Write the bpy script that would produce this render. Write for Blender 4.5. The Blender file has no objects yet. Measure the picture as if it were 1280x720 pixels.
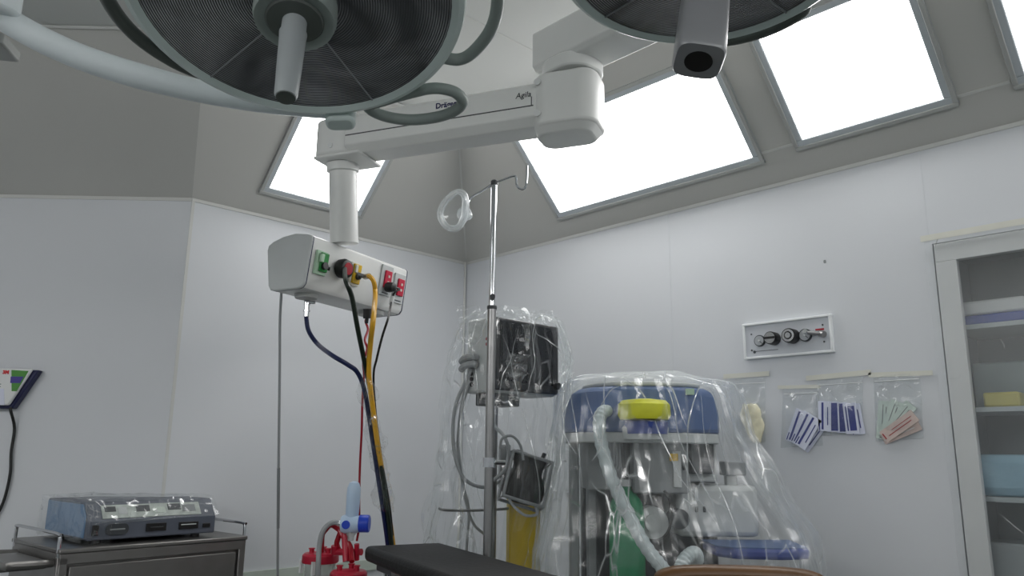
import bpy, math, random
from mathutils import Vector as V, Matrix, noise as NZ
random.seed(7)
SC = bpy.context.scene
COL = SC.collection
# ------------------------------------------------------------------ camera maths (1280x720 frame)
F = 960.0; PITCH = math.radians(12.2); ROLL = math.radians(0.7); HEAD = math.radians(-46.0); EYE = 1.2
E0 = V((0, 0, EYE)); UP = V((0, 0, 1))
def az(deg, head=HEAD):
    a = head + math.radians(deg); return V((math.sin(a), math.cos(a), 0))
FW = az(0); RT = az(90)
CF = FW * math.cos(PITCH) + UP * math.sin(PITCH)
CU0 = -FW * math.sin(PITCH) + UP * math.cos(PITCH)
CR = RT * math.cos(ROLL) + CU0 * math.sin(ROLL)
CU = -RT * math.sin(ROLL) + CU0 * math.cos(ROLL)
def ray(u, v): return CF + CR * ((u - 640) / F) + CU * ((360 - v) / F)
def D(u, v, d): return E0 + ray(u, v) * d                       # a point seen at (u,v), d metres deep
def PL(u, v, n, c):
    r = ray(u, v); return E0 + r * ((c - n.dot(E0)) / n.dot(r))
def Z(u, v, z): return PL(u, v, UP, z)
def X(u, v, x): return PL(u, v, V((1, 0, 0)), x)
def Y(u, v, y): return PL(u, v, V((0, 1, 0)), y)
def proj(p):
    q = p - E0; z = q.dot(CF); return 640 + F * q.dot(CR) / z, 360 - F * q.dot(CU) / z
def along(o, d, u):
    lo, hi = 0.0, 4.0
    s = 1 if proj(o + d * 0.5)[0] > proj(o)[0] else -1
    for _ in range(50):
        m = (lo + hi) / 2
        if s * (proj(o + d * m)[0] - u) < 0: lo = m
        else: hi = m
    return lo
# ------------------------------------------------------------------ frames
FR = {}
def frame(o, x, z=UP):
    x = x.normalized(); y = z.cross(x).normalized(); z2 = x.cross(y)
    M = Matrix((x, y, z2)).transposed().to_4x4(); M.translation = o; return M
I4 = Matrix.Identity(4)
# ------------------------------------------------------------------ mesh builder
class MB:
    def __init__(s, M=I4): s.M = M; s.v = []; s.f = []; s.m = []; s.mi = 0
    def pt(s, p): s.v.append(s.M @ V(p)); return len(s.v) - 1
    def face(s, ids): s.f.append(tuple(ids)); s.m.append(s.mi)
    def poly(s, pts): s.face([s.pt(p) for p in pts])
    def box(s, c, d, R=None):
        c = V(c); i = []
        for sx in (-1, 1):
            for sy in (-1, 1):
                for sz in (-1, 1):
                    q = V((sx * d[0] / 2, sy * d[1] / 2, sz * d[2] / 2))
                    if R is not None: q = R @ q
                    i.append(s.pt(c + q))
        for q in ((0, 1, 3, 2), (4, 6, 7, 5), (0, 4, 5, 1), (2, 3, 7, 6), (0, 2, 6, 4), (1, 5, 7, 3)): s.face([i[k] for k in q])
        return s
    def ext(s, pts, vec):                                       # polygon pts extruded along vec
        vec = V(vec); n = len(pts)
        a = [s.pt(p) for p in pts]; b = [s.pt(V(p) + vec) for p in pts]
        s.face(a[::-1]); s.face(b)
        for k in range(n): s.face((a[k], a[(k + 1) % n], b[(k + 1) % n], b[k]))
        return s
    def loft(s, rings, cap=True, closed=True):
        R = [[s.pt(p) for p in r] for r in rings]; n = len(R[0])
        for a, b in zip(R, R[1:]):
            for k in range(n if closed else n - 1):
                s.face((a[k], a[(k + 1) % n], b[(k + 1) % n], b[k]))
        if cap: s.face(R[0][::-1]); s.face(R[-1])
        return s
    def rev(s, prof, o=(0, 0, 0), ax=(0, 0, 1), n=24, cap=True): # prof: (radius, height)
        o = V(o); ax = V(ax).normalized()
        e = ax.orthogonal().normalized(); g = ax.cross(e)
        rings = []
        for r, h in prof:
            rings.append([o + ax * h + (e * math.cos(t) + g * math.sin(t)) * max(r, 1e-4) for t in (2 * math.pi * k / n for k in range(n))])
        return s.loft(rings, cap)
    def cyl(s, a, b, r, r2=None, n=16):
        a = V(a); b = V(b); return s.rev([(r, 0), (r if r2 is None else r2, (b - a).length)], a, b - a, n)
    def tube(s, pts, r, n=8, sub=6, closed=False, flat=1.0):
        P = smooth(pts, sub, closed); rings = []; prev = None
        N = len(P)
        for k in range(N):
            if closed: t = (P[(k + 1) % N] - P[k - 1])
            else: t = P[min(k + 1, N - 1)] - P[max(k - 1, 0)]
            t = t.normalized()
            e = t.orthogonal() if prev is None else prev - t * prev.dot(t)
            e.normalize(); prev = e; g = t.cross(e)
            rr = r if not callable(r) else r(k / (N - 1))
            rings.append([P[k] + (e * math.cos(a) + g * math.sin(a) * flat) * rr for a in (2 * math.pi * q / n for q in range(n))])
        if closed:
            R = [[s.pt(p) for p in rg] for rg in rings]
            # best twist for the closing seam
            sh = min(range(n), key=lambda q: (s.v[R[-1][0]] - s.v[R[0][q]]).length)
            for a, b in zip(R, R[1:]):
                for k in range(n): s.face((a[k], a[(k + 1) % n], b[(k + 1) % n], b[k]))
            a, b = R[-1], R[0]
            for k in range(n): s.face((a[k], a[(k + 1) % n], b[(k + 1 + sh) % n], b[(k + sh) % n]))
            return s
        return s.loft(rings)
    def ell(s, c, d, n=20, m=10):
        c = V(c); rings = []
        for j in range(m + 1):
            a = -math.pi / 2 + math.pi * j / m
            rings.append([c + V((d[0] / 2 * math.cos(a) * math.cos(t), d[1] / 2 * math.cos(a) * math.sin(t), d[2] / 2 * math.sin(a))) for t in (2 * math.pi * k / n for k in range(n))])
        rings[0] = [p * 0.999 + c * 0.001 + (p - c) * 0.0 for p in rings[0]]
        return s.loft(rings)
    def rbox(s, c, d, r, n=4, R=None):                          # box with rounded vertical edges
        pts = rrect(d[0], d[1], r, n); c = V(c)
        T = (lambda q: q) if R is None else (lambda q: R @ q)
        return s.ext([c + T(V((x, y, -d[2] / 2))) for x, y in pts], T(V((0, 0, d[2]))))
def rrect(w, h, r, n=4):
    out = []
    for cx, cy, a0 in ((w/2-r, h/2-r, 0), (-w/2+r, h/2-r, 90), (-w/2+r, -h/2+r, 180), (w/2-r, -h/2+r, 270)):
        for k in range(n + 1):
            a = math.radians(a0 + 90 * k / n); out.append((cx + r * math.cos(a), cy + r * math.sin(a)))
    return out
def smooth(pts, sub=6, closed=False):
    P = [V(p) for p in pts]
    if sub <= 1 or len(P) < 3: return P
    out = []; n = len(P)
    for k in range(n if closed else n - 1):
        if closed: a, b, c, d = P[k-1], P[k], P[(k+1) % n], P[(k+2) % n]
        else: a, b, c, d = P[max(k-1, 0)], P[k], P[k+1], P[min(k+2, n-1)]
        for j in range(sub):
            t = j / sub; t2 = t * t; t3 = t2 * t
            out.append(0.5 * ((2 * b) + (c - a) * t + (2 * a - 5 * b + 4 * c - d) * t2 + (3 * b - a - 3 * c + d) * t3))
    if not closed: out.append(P[-1])
    return out
def build(name, B, mats, parent=None, bev=0, sharp=35, seg=2, sm=True):
    if not isinstance(mats, (list, tuple)): mats = [mats]
    me = bpy.data.meshes.new(name); o = bpy.data.objects.new(name, me); COL.objects.link(o)
    if parent is not None:
        M = FR[parent.name]; FR[o.name] = M; o.parent = parent; inv = M.inverted(); vs = [inv @ p for p in B.v]
    else:
        lo = V([min(p[i] for p in B.v) for i in range(3)]); hi = V([max(p[i] for p in B.v) for i in range(3)])
        b = V(((lo.x + hi.x) / 2, (lo.y + hi.y) / 2, lo.z)); o.location = b; FR[o.name] = Matrix.Translation(b)
        vs = [p - b for p in B.v]
    me.from_pydata([tuple(p) for p in vs], [], B.f); me.validate()
    for m in mats: me.materials.append(m)
    if len(mats) > 1:
        for p, k in zip(me.polygons, B.m): p.material_index = k
    import bmesh
    bm = bmesh.new(); bm.from_mesh(me); bmesh.ops.recalc_face_normals(bm, faces=bm.faces); bm.to_mesh(me); bm.free()
    if sm:
        me.shade_smooth(); me.set_sharp_from_angle(angle=math.radians(sharp))
    if bev:
        m = o.modifiers.new('edge', 'BEVEL'); m.width = bev; m.segments = seg; m.limit_method = 'ANGLE'; m.angle_limit = math.radians(40)
        m.harden_normals = False
    return o
def thing(name, label, cat, M, group=None):
    o = bpy.data.objects.new(name, None); COL.objects.link(o); o.empty_display_size = 0.1
    o.matrix_world = M; FR[o.name] = M; return tag(o, label, cat, group)
def tag(o, label, cat, group=None, kind=None):
    o['label'] = label; o['category'] = cat
    if group: o['group'] = group
    if kind: o['kind'] = kind
    return o
def struct(name, B, m, **k):
    o = build(name, B, m, **k); o['kind'] = 'structure'; return o
def at(o, z=None): return Matrix.Translation(V(o) if z is None else V((o[0], o[1], z)))
# ------------------------------------------------------------------ materials
def s2l(c): return tuple(((x / 255) / 12.92 if x / 255 <= 0.04045 else ((x / 255 + 0.055) / 1.055) ** 2.4) for x in c) + (1,)
MATS = {}
def mat(name, rgb, rough=0.5, metal=0.0, spec=0.5, var=0.06, scale=8.0, bump=0.0, alpha=1.0, trans=0.0, bscale=None):
    if name in MATS: return MATS[name]
    m = bpy.data.materials.new(name); m.use_nodes = True; nt = m.node_tree; N = nt.nodes; L = nt.links
    b = N['Principled BSDF']; c = s2l(rgb)
    tc = N.new('ShaderNodeTexCoord'); nz = N.new('ShaderNodeTexNoise'); nz.inputs['Scale'].default_value = scale; nz.inputs['Detail'].default_value = 3
    L.new(tc.outputs['Object'], nz.inputs['Vector'])
    rp = N.new('ShaderNodeValToRGB'); rp.color_ramp.elements[0].position = 0.3; rp.color_ramp.elements[1].position = 0.7
    rp.color_ramp.elements[0].color = tuple(x * (1 - var) for x in c[:3]) + (1,)
    rp.color_ramp.elements[1].color = tuple(min(1, x * (1 + var)) for x in c[:3]) + (1,)
    L.new(nz.outputs['Fac'], rp.inputs['Fac']); L.new(rp.outputs['Color'], b.inputs['Base Color'])
    b.inputs['Roughness'].default_value = rough; b.inputs['Metallic'].default_value = metal; b.inputs['Specular IOR Level'].default_value = spec
    if alpha < 1: b.inputs['Alpha'].default_value = alpha
    if trans: b.inputs['Transmission Weight'].default_value = trans
    if bump:
        n2 = N.new('ShaderNodeTexNoise'); n2.inputs['Scale'].default_value = bscale or scale * 4; n2.inputs['Detail'].default_value = 4
        L.new(tc.outputs['Object'], n2.inputs['Vector'])
        bp = N.new('ShaderNodeBump'); bp.inputs['Strength'].default_value = bump; bp.inputs['Distance'].default_value = 0.01
        L.new(n2.outputs['Fac'], bp.inputs['Height']); L.new(bp.outputs['Normal'], b.inputs['Normal'])
    MATS[name] = m; return m
def film(name, lo=0.05, hi=0.5, tint=(235, 240, 242), rough=0.12, white=0.35, bump=0.5, bscale=9.0, stretch=(1, 1, 1), crease=0.0, cscale=7.0, cut=0.5):
    m = bpy.data.materials.new(name); m.use_nodes = True; nt = m.node_tree; N = nt.nodes; L = nt.links
    N.remove(N['Principled BSDF']); out = N['Material Output']
    tr = N.new('ShaderNodeBsdfTransparent'); tr.inputs[0].default_value = (0.985, 0.99, 0.99, 1)
    gl = N.new('ShaderNodeBsdfGlossy'); gl.inputs['Color'].default_value = (1, 1, 1, 1); gl.inputs['Roughness'].default_value = rough
    df = N.new('ShaderNodeBsdfDiffuse'); df.inputs[0].default_value = s2l(tint)
    tl = N.new('ShaderNodeBsdfTranslucent'); tl.inputs[0].default_value = s2l(tint)
    dd = N.new('ShaderNodeMixShader'); dd.inputs[0].default_value = 0.4; L.new(df.outputs[0], dd.inputs[1]); L.new(tl.outputs[0], dd.inputs[2])
    mx = N.new('ShaderNodeMixShader'); mx.inputs[0].default_value = white; L.new(gl.outputs[0], mx.inputs[1]); L.new(dd.outputs[0], mx.inputs[2])
    tc = N.new('ShaderNodeTexCoord'); mp = N.new('ShaderNodeMapping'); mp.inputs['Scale'].default_value = stretch
    L.new(tc.outputs['Object'], mp.inputs['Vector'])
    nz = N.new('ShaderNodeTexNoise'); nz.noise_type = 'RIDGED_MULTIFRACTAL'; nz.inputs['Scale'].default_value = bscale; nz.inputs['Detail'].default_value = 3; nz.inputs['Distortion'].default_value = 0.6
    L.new(mp.outputs[0], nz.inputs['Vector'])
    bp = N.new('ShaderNodeBump'); bp.inputs['Strength'].default_value = bump; bp.inputs['Distance'].default_value = 0.02
    L.new(nz.outputs['Fac'], bp.inputs['Height']); L.new(bp.outputs[0], gl.inputs['Normal'])
    lw = N.new('ShaderNodeLayerWeight'); lw.inputs['Blend'].default_value = 0.35
    mr = N.new('ShaderNodeMapRange'); mr.inputs['To Min'].default_value = lo; mr.inputs['To Max'].default_value = hi
    L.new(lw.outputs['Facing'], mr.inputs['Value'])
    fac = mr.outputs[0]
    if crease:
        n3 = N.new('ShaderNodeTexNoise'); n3.inputs['Scale'].default_value = cscale * 0.7; n3.inputs['Detail'].default_value = 2; L.new(mp.outputs[0], n3.inputs['Vector'])
        ad = N.new('ShaderNodeVectorMath'); ad.operation = 'MULTIPLY_ADD'; ad.inputs[1].default_value = (0.22, 0.22, 0.22); L.new(n3.outputs['Color'], ad.inputs[0]); L.new(mp.outputs[0], ad.inputs[2])
        vo = N.new('ShaderNodeTexVoronoi'); vo.feature = 'DISTANCE_TO_EDGE'; vo.inputs['Scale'].default_value = cscale; L.new(ad.outputs[0], vo.inputs['Vector'])
        m1 = N.new('ShaderNodeMapRange'); m1.inputs['From Min'].default_value = 0.0; m1.inputs['From Max'].default_value = 0.035; m1.inputs['To Min'].default_value = crease; m1.inputs['To Max'].default_value = 0.0; L.new(vo.outputs['Distance'], m1.inputs['Value'])
        n4 = N.new('ShaderNodeTexNoise'); n4.inputs['Scale'].default_value = cscale * 0.9; n4.inputs['Detail'].default_value = 1; L.new(mp.outputs[0], n4.inputs['Vector'])
        m2 = N.new('ShaderNodeMapRange'); m2.inputs['From Min'].default_value = cut; m2.inputs['From Max'].default_value = cut + 0.12; L.new(n4.outputs['Fac'], m2.inputs['Value'])
        mu = N.new('ShaderNodeMath'); mu.operation = 'MULTIPLY'; L.new(m1.outputs[0], mu.inputs[0]); L.new(m2.outputs[0], mu.inputs[1])
        mxx_ = N.new('ShaderNodeMath'); mxx_.operation = 'MAXIMUM'; L.new(mu.outputs[0], mxx_.inputs[0]); L.new(mr.outputs[0], mxx_.inputs[1]); fac = mxx_.outputs[0]
    mm = N.new('ShaderNodeMixShader'); L.new(fac, mm.inputs[0]); L.new(tr.outputs[0], mm.inputs[1]); L.new(mx.outputs[0], mm.inputs[2])
    L.new(mm.outputs[0], out.inputs['Surface']); return m
def emit(name, rgb, st):
    m = bpy.data.materials.new(name); m.use_nodes = True; nt = m.node_tree; N = nt.nodes; L = nt.links
    N.remove(N['Principled BSDF']); e = N.new('ShaderNodeEmission'); e.inputs[0].default_value = rgb + (1,)
    tc = N.new('ShaderNodeTexCoord'); w = N.new('ShaderNodeTexNoise'); w.inputs['Scale'].default_value = 3
    L.new(tc.outputs['Object'], w.inputs['Vector'])
    mr = N.new('ShaderNodeMapRange'); mr.inputs['To Min'].default_value = st * 0.92; mr.inputs['To Max'].default_value = st * 1.08
    L.new(w.outputs['Fac'], mr.inputs['Value']); L.new(mr.outputs[0], e.inputs[1])
    L.new(e.outputs[0], N['Material Output'].inputs['Surface']); return m
def ringed(name):                                                # dark lens with fine concentric ridges; glints and reflections painted on as pale patches
    m = bpy.data.materials.new(name); m.use_nodes = True; nt = m.node_tree; N = nt.nodes; L = nt.links
    b = N['Principled BSDF']; b.inputs['Roughness'].default_value = 0.15; b.inputs['Specular IOR Level'].default_value = 0.8
    tc = N.new('ShaderNodeTexCoord')
    w = N.new('ShaderNodeTexWave'); w.wave_type = 'RINGS'; w.rings_direction = 'Z'; w.inputs['Scale'].default_value = 58; w.inputs['Distortion'].default_value = 0
    L.new(tc.outputs['Object'], w.inputs['Vector'])
    nz = N.new('ShaderNodeTexNoise'); nz.inputs['Scale'].default_value = 4.0; nz.inputs['Detail'].default_value = 3; nz.inputs['Distortion'].default_value = 1.0
    L.new(tc.outputs['Object'], nz.inputs['Vector'])
    r1 = N.new('ShaderNodeValToRGB'); r1.color_ramp.elements[0].position = 0.35; r1.color_ramp.elements[1].position = 0.62
    r1.color_ramp.elements[0].color = (0.07, 0.073, 0.08, 1); r1.color_ramp.elements[1].color = (0.50, 0.51, 0.53, 1)
    L.new(nz.outputs['Fac'], r1.inputs['Fac'])
    r2 = N.new('ShaderNodeValToRGB'); r2.color_ramp.elements[0].position = 0.45; r2.color_ramp.elements[1].position = 0.75
    L.new(w.outputs['Fac'], r2.inputs['Fac'])
    mx = N.new('ShaderNodeMix'); mx.data_type = 'RGBA'; L.new(r2.outputs['Color'], mx.inputs['Factor'])
    mx.inputs[6].default_value = (0.055, 0.058, 0.063, 1); L.new(r1.outputs['Color'], mx.inputs[7])
    L.new(mx.outputs[2], b.inputs['Base Color'])
    bp = N.new('ShaderNodeBump'); bp.inputs['Strength'].default_value = 0.25; bp.inputs['Distance'].default_value = 0.004
    L.new(w.outputs['Fac'], bp.inputs['Height']); L.new(bp.outputs[0], b.inputs['Normal']); return m

wallm = mat('wall_paint', (212, 215, 219), 0.55, var=0.02, scale=1.2, bump=0.02, bscale=60)
covem = mat('cove_paint', (192, 192, 188), 0.55, var=0.02, scale=1.5)
ceilm = mat('ceiling_paint', (206, 208, 205), 0.6, var=0.02, scale=1.5)
floorm = mat('floor_vinyl', (104, 110, 108), 0.4, var=0.1, scale=3)
trimm = mat('joint_strip', (205, 206, 203), 0.5, var=0.02)
jointm = mat('joint_shadow', (150, 152, 150), 0.6, var=0.02)
alum = mat('light_frame_aluminium', (190, 197, 202), 0.5, 0.0, var=0.03)
pendm = mat('pendant_enamel', (226, 227, 225), 0.35, var=0.02)
pend2 = mat('pendant_grey', (176, 178, 176), 0.42, var=0.03)
dark = mat('black_plastic', (18, 18, 20), 0.4, var=0.15)
blackrub = mat('black_rubber', (14, 16, 16), 0.5, var=0.2)
seam = mat('seam_grey', (70, 72, 74), 0.6)
navy = mat('navy_print', (20, 24, 84), 0.5)
steel = mat('stainless_steel', (150, 150, 150), 0.3, 0.9, var=0.08, scale=20)
chrome = mat('chrome', (205, 207, 210), 0.12, 1.0, var=0.03)
brushed = mat('brushed_trolley_steel', (140, 138, 136), 0.38, 0.85, var=0.10, scale=6)
lampg = mat('lamp_grey_green', (198, 211, 208), 0.3, var=0.03)
lampw = mat('lamp_pale_enamel', (226, 234, 237), 0.3, var=0.02)
gripm = mat('lamp_grip_grey', (140, 150, 146), 0.4, var=0.04)
gripdk = mat('lamp_grip_dark', (84, 90, 86), 0.45, var=0.05)
handm = mat('lamp_handle_grey', (158, 164, 166), 0.38, var=0.03)
camgrey = mat('camera_handle_grey', (140, 142, 145), 0.3, 0.1, var=0.03)
white = mat('white_plastic', (222, 224, 224), 0.4, var=0.02)
ltgrey = mat('light_grey_plastic', (190, 194, 194), 0.45, var=0.03)
mdgrey = mat('mid_grey_plastic', (130, 134, 136), 0.45, var=0.05)
dkgrey = mat('dark_grey_plastic', (58, 62, 66), 0.45, var=0.08)
redm = mat('red_plastic', (176, 24, 52), 0.35, var=0.08)
redd = mat('red_outlet', (190, 14, 56), 0.4)
redtube = mat('red_tube', (158, 14, 34), 0.3)
green = mat('green_outlet', (26, 128, 54), 0.4, var=0.2, scale=60)
greenl = mat('pale_green_plate', (176, 206, 180), 0.45)
yellow = mat('yellow_outlet', (214, 174, 30), 0.4, var=0.2, scale=60)
yhose = mat('yellow_hose', (222, 168, 44), 0.4, var=0.08)
bhose = mat('blue_hose', (16, 30, 74), 0.4, var=0.1)
ghose = mat('dark_green_hose', (22, 36, 26), 0.4, var=0.15)
blueplate = mat('machine_blue', (62, 92, 142), 0.4, var=0.05)
bluetray = mat('tray_blue', (44, 66, 140), 0.4, var=0.05)
bluecap = mat('cap_blue', (30, 66, 190), 0.35, var=0.05)
greencyl = mat('cylinder_green', (16, 130, 84), 0.45, var=0.1)
yelbag = mat('yellow_green_dial', (206, 208, 52), 0.5, var=0.12, scale=14)
yelpost = mat('yellow_enamel', (186, 160, 28), 0.5, var=0.05)
screenm = mat('monitor_screen', (14, 17, 24), 0.2, spec=0.3, var=0.1)
bezel = mat('monitor_bezel', (24, 27, 32), 0.35, var=0.1)
greytube = mat('grey_cable', (150, 154, 156), 0.45, var=0.05)
padm = mat('black_pad_vinyl', (11, 11, 12), 0.6, var=0.15, scale=14, bump=0.15)
brown = mat('brown_vinyl', (100, 70, 40), 0.35, var=0.15, scale=10, bump=0.1)
cream = mat('cream_tape', (216, 216, 206), 0.6, var=0.04)
glove = mat('latex_cream', (236, 230, 200), 0.6, var=0.06, scale=40)
paper = mat('white_packet_paper', (216, 220, 236), 0.6, var=0.03)
inkblue = mat('packet_blue_ink', (62, 70, 134), 0.6)
greenpaper = mat('pale_green_packet', (198, 212, 205), 0.6, var=0.05, scale=30)
pinkpaper = mat('pink_packet', (208, 190, 183), 0.6, var=0.1, scale=30)
palegrn = mat('pale_green_trim', (190, 200, 190), 0.5)
esug = mat('generator_grey', (86, 92, 104), 0.45, var=0.06)
esub = mat('generator_blue_grey', (104, 134, 166), 0.45, var=0.06)
labelg = mat('display_label', (176, 184, 178), 0.4, var=0.25, scale=30)
ltblue = mat('pale_blue_plastic', (186, 208, 232), 0.3, var=0.04)
cliptm = mat('clear_plastic_jar', (190, 196, 194), 0.2, alpha=0.45)
maskrim = mat('mask_cushion_clear', (232, 236, 226), 0.2, alpha=0.75)
maskcl = mat('mask_shell_clear', (226, 232, 228), 0.15, alpha=0.35)
tubecl = mat('breathing_hose_clear', (206, 218, 220), 0.4, alpha=0.85)
lens = ringed('lamp_lens')
glassm = film('cabinet_glass', 0.03, 0.3, white=0.3, rough=0.25, bump=0.0)
coverfilm = film('cover_film', 0.02, 0.26, white=0.4, rough=0.09, bump=0.8, bscale=6.0, crease=0.75, cscale=8.0, cut=0.52, stretch=(1, 1, 0.55))
machfilm = film('machine_cover_film', 0.09, 0.46, white=0.55, rough=0.17, bump=0.7, bscale=9.0, crease=0.7, cscale=7.0, cut=0.5, stretch=(1, 1, 0.3))
foldfilm = film('fold_film', 0.30, 0.75, white=0.5, rough=0.15, bump=0.0)
crumfilm = film('crumple_film', 0.12, 0.7, white=0.35, rough=0.08, bump=0.9, bscale=20, crease=0.6, cscale=30, cut=0.45)
wrapfilm = film('wrap_film', 0.03, 0.35, white=0.4, rough=0.1, bump=0.8, bscale=14, crease=0.8, cscale=22, cut=0.5, stretch=(1, 1, 0.5))
filmB = film('bag_film', 0.06, 0.45, white=0.5, rough=0.12, bump=0.5, bscale=16, crease=0.5, cscale=18, cut=0.55)
filmC = film('cabinet_film', 0.06, 0.4, white=0.6, rough=0.35, bump=0.5, bscale=5, crease=0.5, cscale=6, cut=0.56)
maskcl = film('mask_shell_clear', 0.16, 0.7, white=0.6, rough=0.15, bump=0.0)
maskrim = film('mask_cushion_clear', 0.34, 0.85, white=0.75, rough=0.2, bump=0.0)
tubelight = emit('light_diffuser', (1.0, 0.995, 0.985), 7.4)
# ------------------------------------------------------------------ room
W, CE, INS = 2.35, 2.9, 0.55
XB, YC = -3.499, 2.986
foot = [V((XB, YC, 0)), V((XB, 1.297, 0)), V((-4.104, 0.648, 0)), V((-4.104, -3.5, 0)), V((3.2, -3.5, 0)), V((3.2, YC, 0))]
names = ['wall_back', 'wall_left', 'wall_side', 'wall_front', 'wall_opposite', 'wall_right']
NF = len(foot)
def inward(k):
    d = (foot[(k + 1) % NF] - foot[k]).normalized(); return V((-d.y, d.x, 0))
inset = []
for k in range(NF):
    n0, n1 = inward(k - 1), inward(k); b = (n0 + n1); inset.append(foot[k] + b * (INS / (1 + n0.dot(n1))))
CAB = (-0.882, -0.02, 0.12, 1.97)                               # the cabinet's opening in the right wall
for k in range(NF):
    a, b = foot[k], foot[(k + 1) % NF]; n = inward(k); B = MB()
    def slab(p, q, z0, z1): B.ext([p + UP * z0, q + UP * z0, q + UP * z1, p + UP * z1], -n * 0.1)
    if names[k] == 'wall_right':
        x0, x1, z0, z1 = CAB
        slab(a, V((x1, YC, 0)), 0, W); slab(V((x0, YC, 0)), b, 0, W)
        slab(V((x1, YC, 0)), V((x0, YC, 0)), 0, z0); slab(V((x1, YC, 0)), V((x0, YC, 0)), z1, W)
    else: slab(a, b, 0, W)
    struct(names[k], B, wallm)
B = MB(); B.ext([p for p in foot], V((0, 0, -0.1))); struct('floor', B, floorm)
B = MB()
for k in range(NF):
    j = (k + 1) % NF
    B.poly([foot[k] + UP * W, foot[j] + UP * W, inset[j] + UP * CE, inset[k] + UP * CE])
B.mi = 1; B.poly([p + UP * CE for p in inset][::-1])
struct('ceiling', B, [covem, ceilm])
# joint strips: along the wall heads, cove heads and panel seams
tn = [0]
def strip(a, b, n, w=0.012, t=0.003, m=trimm):
    tn[0] += 1; d = (b - a).normalized(); s = n.cross(d).normalized() * (w / 2)
    B = MB(); B.ext([a - s, b - s, b + s, a + s], n.normalized() * t)
    o = struct('trim_%d' % tn[0], B, m); return o
cn = []
for k in range(NF):
    j = (k + 1) % NF; n = inward(k); cn.append((n - UP).normalized())
for k in (5, 0, 1, 2):
    j = (k + 1) % NF; n = inward(k)
    strip(foot[k] + UP * (W - 0.008), foot[j] + UP * (W - 0.008), n, 0.016, 0.004)
    strip(inset[k] + UP * (CE - 0.006), inset[j] + UP * (CE - 0.006), cn[k], 0.012, 0.003)
for x in (-2.02, -0.894): strip(V((x, YC, 1.98 if x > -1 else 0.1)), V((x, YC, W - 0.01)), V((0, -1, 0)), 0.006, 0.0015, wallm)
strip(V((XB, 1.304, 0.1)), V((XB, 1.304, W)), V((1, 0, 0)), 0.014, 0.003)
strip(V((XB + 0.004, YC - 0.012, 0.1)), V((XB + 0.004, YC - 0.012, W)), V((1, -1, 0)), 0.012, 0.003)
strip(inset[0] + UP * CE * 1.0 - UP * 0.004, foot[0] + UP * (W + 0.004), (cn[0] + cn[5]), 0.010, 0.004)
for x in (-2.12, -0.9): strip(V((x, 2.4, CE)), V((x, -2.9, CE)), V((0, 0, -1)), 0.012, 0.002)
# raised guard rail low on the back wall
strip(V((XB, 1.33, 0.635)), V((XB, YC - 0.03, 0.635)), V((1, 0, 0)), 0.05, 0.018, palegrn)
# seams in the slope between the lights
def cove(x, z): return V((x, YC - (z - W), z))
strip(cove(-1.47, 2.458), cove(-1.325, 2.458), cn[5], 0.010, 0.003)
strip(cove(-0.72, 2.458), cove(-0.555, 2.458), cn[5], 0.010, 0.003)
for x0, z0, x1, z1 in ((-1.40, W + .01, -1.40, CE - .01), (-0.64, W + .01, -0.64, CE - .01)): pass
# wall side B joint
# ------------------------------------------------------------------ ceiling light panels
def light(o, x, up, wdt, hgt, label):
    z = x.cross(up).normalized()
    if z.z > 0: o = o + x * wdt; x = -x; z = x.cross(up).normalized()
    M = Matrix((x, up, z)).transposed().to_4x4(); M.translation = o
    t = thing('ceiling_light_panel', label, 'ceiling light', M, 'light panels in the sloping ceiling')
    fw = 0.042; B = MB(M)
    for c, d in (((wdt/2, -fw/2, 0), (wdt + 2*fw, fw, 0.02)), ((wdt/2, hgt + fw/2, 0), (wdt + 2*fw, fw, 0.02)), ((-fw/2, hgt/2, 0), (fw, hgt, 0.02)), ((wdt + fw/2, hgt/2, 0), (fw, hgt, 0.02))): B.box(c, d)
    f = build('frame', B, alum, t, bev=0.004)
    B = MB(M); e = 0.017
    for c, d in (((wdt/2, -fw+e/2, .006), (wdt + 2*fw, e, 0.016)), ((wdt/2, hgt + fw-e/2, .006), (wdt + 2*fw, e, 0.016)), ((-fw+e/2, hgt/2, .006), (e, hgt+2*fw-2*e, 0.016)), ((wdt + fw-e/2, hgt/2, .006), (e, hgt+2*fw-2*e, 0.016))): B.box(c, d)
    build('outer_trim', B, pend2, f, bev=0.003)
    B = MB(M); B.box((wdt/2, hgt/2, 0.001), (wdt, hgt, 0.006)); build('diffuser', B, tubelight, t)
    return t
upC = V((0, -1, 1)).normalized(); upB = V((1, 0, 1)).normalized()
sl = lambda z: (z - W) * math.sqrt(2)
hC = sl(2.775) - sl(2.455)
light(cove(-1.51, 2.455), V((-1, 0, 0)), upC, 1.11, hC, 'widest bright light panel in the sloping ceiling, right of the white pendant arm')
light(cove(-0.760, 2.465), V((-1, 0, 0)), upC, 0.523, hC, 'square bright light panel in the sloping ceiling behind the camera-handled surgical lamp')
light(cove(0.015, 2.465), V((-1, 0, 0)), upC, 0.523, hC, 'light panel cut off by the top right corner of the photo, above the glass cabinet')
light(V((XB + 2.46 - W, 1.619, 2.46)), V((0, 1, 0)), upB, 0.505, sl(2.775) - sl(2.46), 'bright light panel in the sloping ceiling behind the white pendant column')
light(cove(0.79, 2.465), V((-1, 0, 0)), upC, 0.523, hC, 'light panel further along the same slope, beyond the right edge of the photo')
light(cove(1.90, 2.465), V((-1, 0, 0)), upC, 0.523, hC, 'light panel over the far end of the right wall, beyond the picture')
for yy in (-3.1, -1.8, -0.5, 0.8): light(V((3.2 - 2.465 + W, yy, 2.465)), V((0, 1, 0)), V((-1, 0, 1)).normalized(), 1.11, hC, 'light panel in the slope above the opposite wall, behind the camera')
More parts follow.
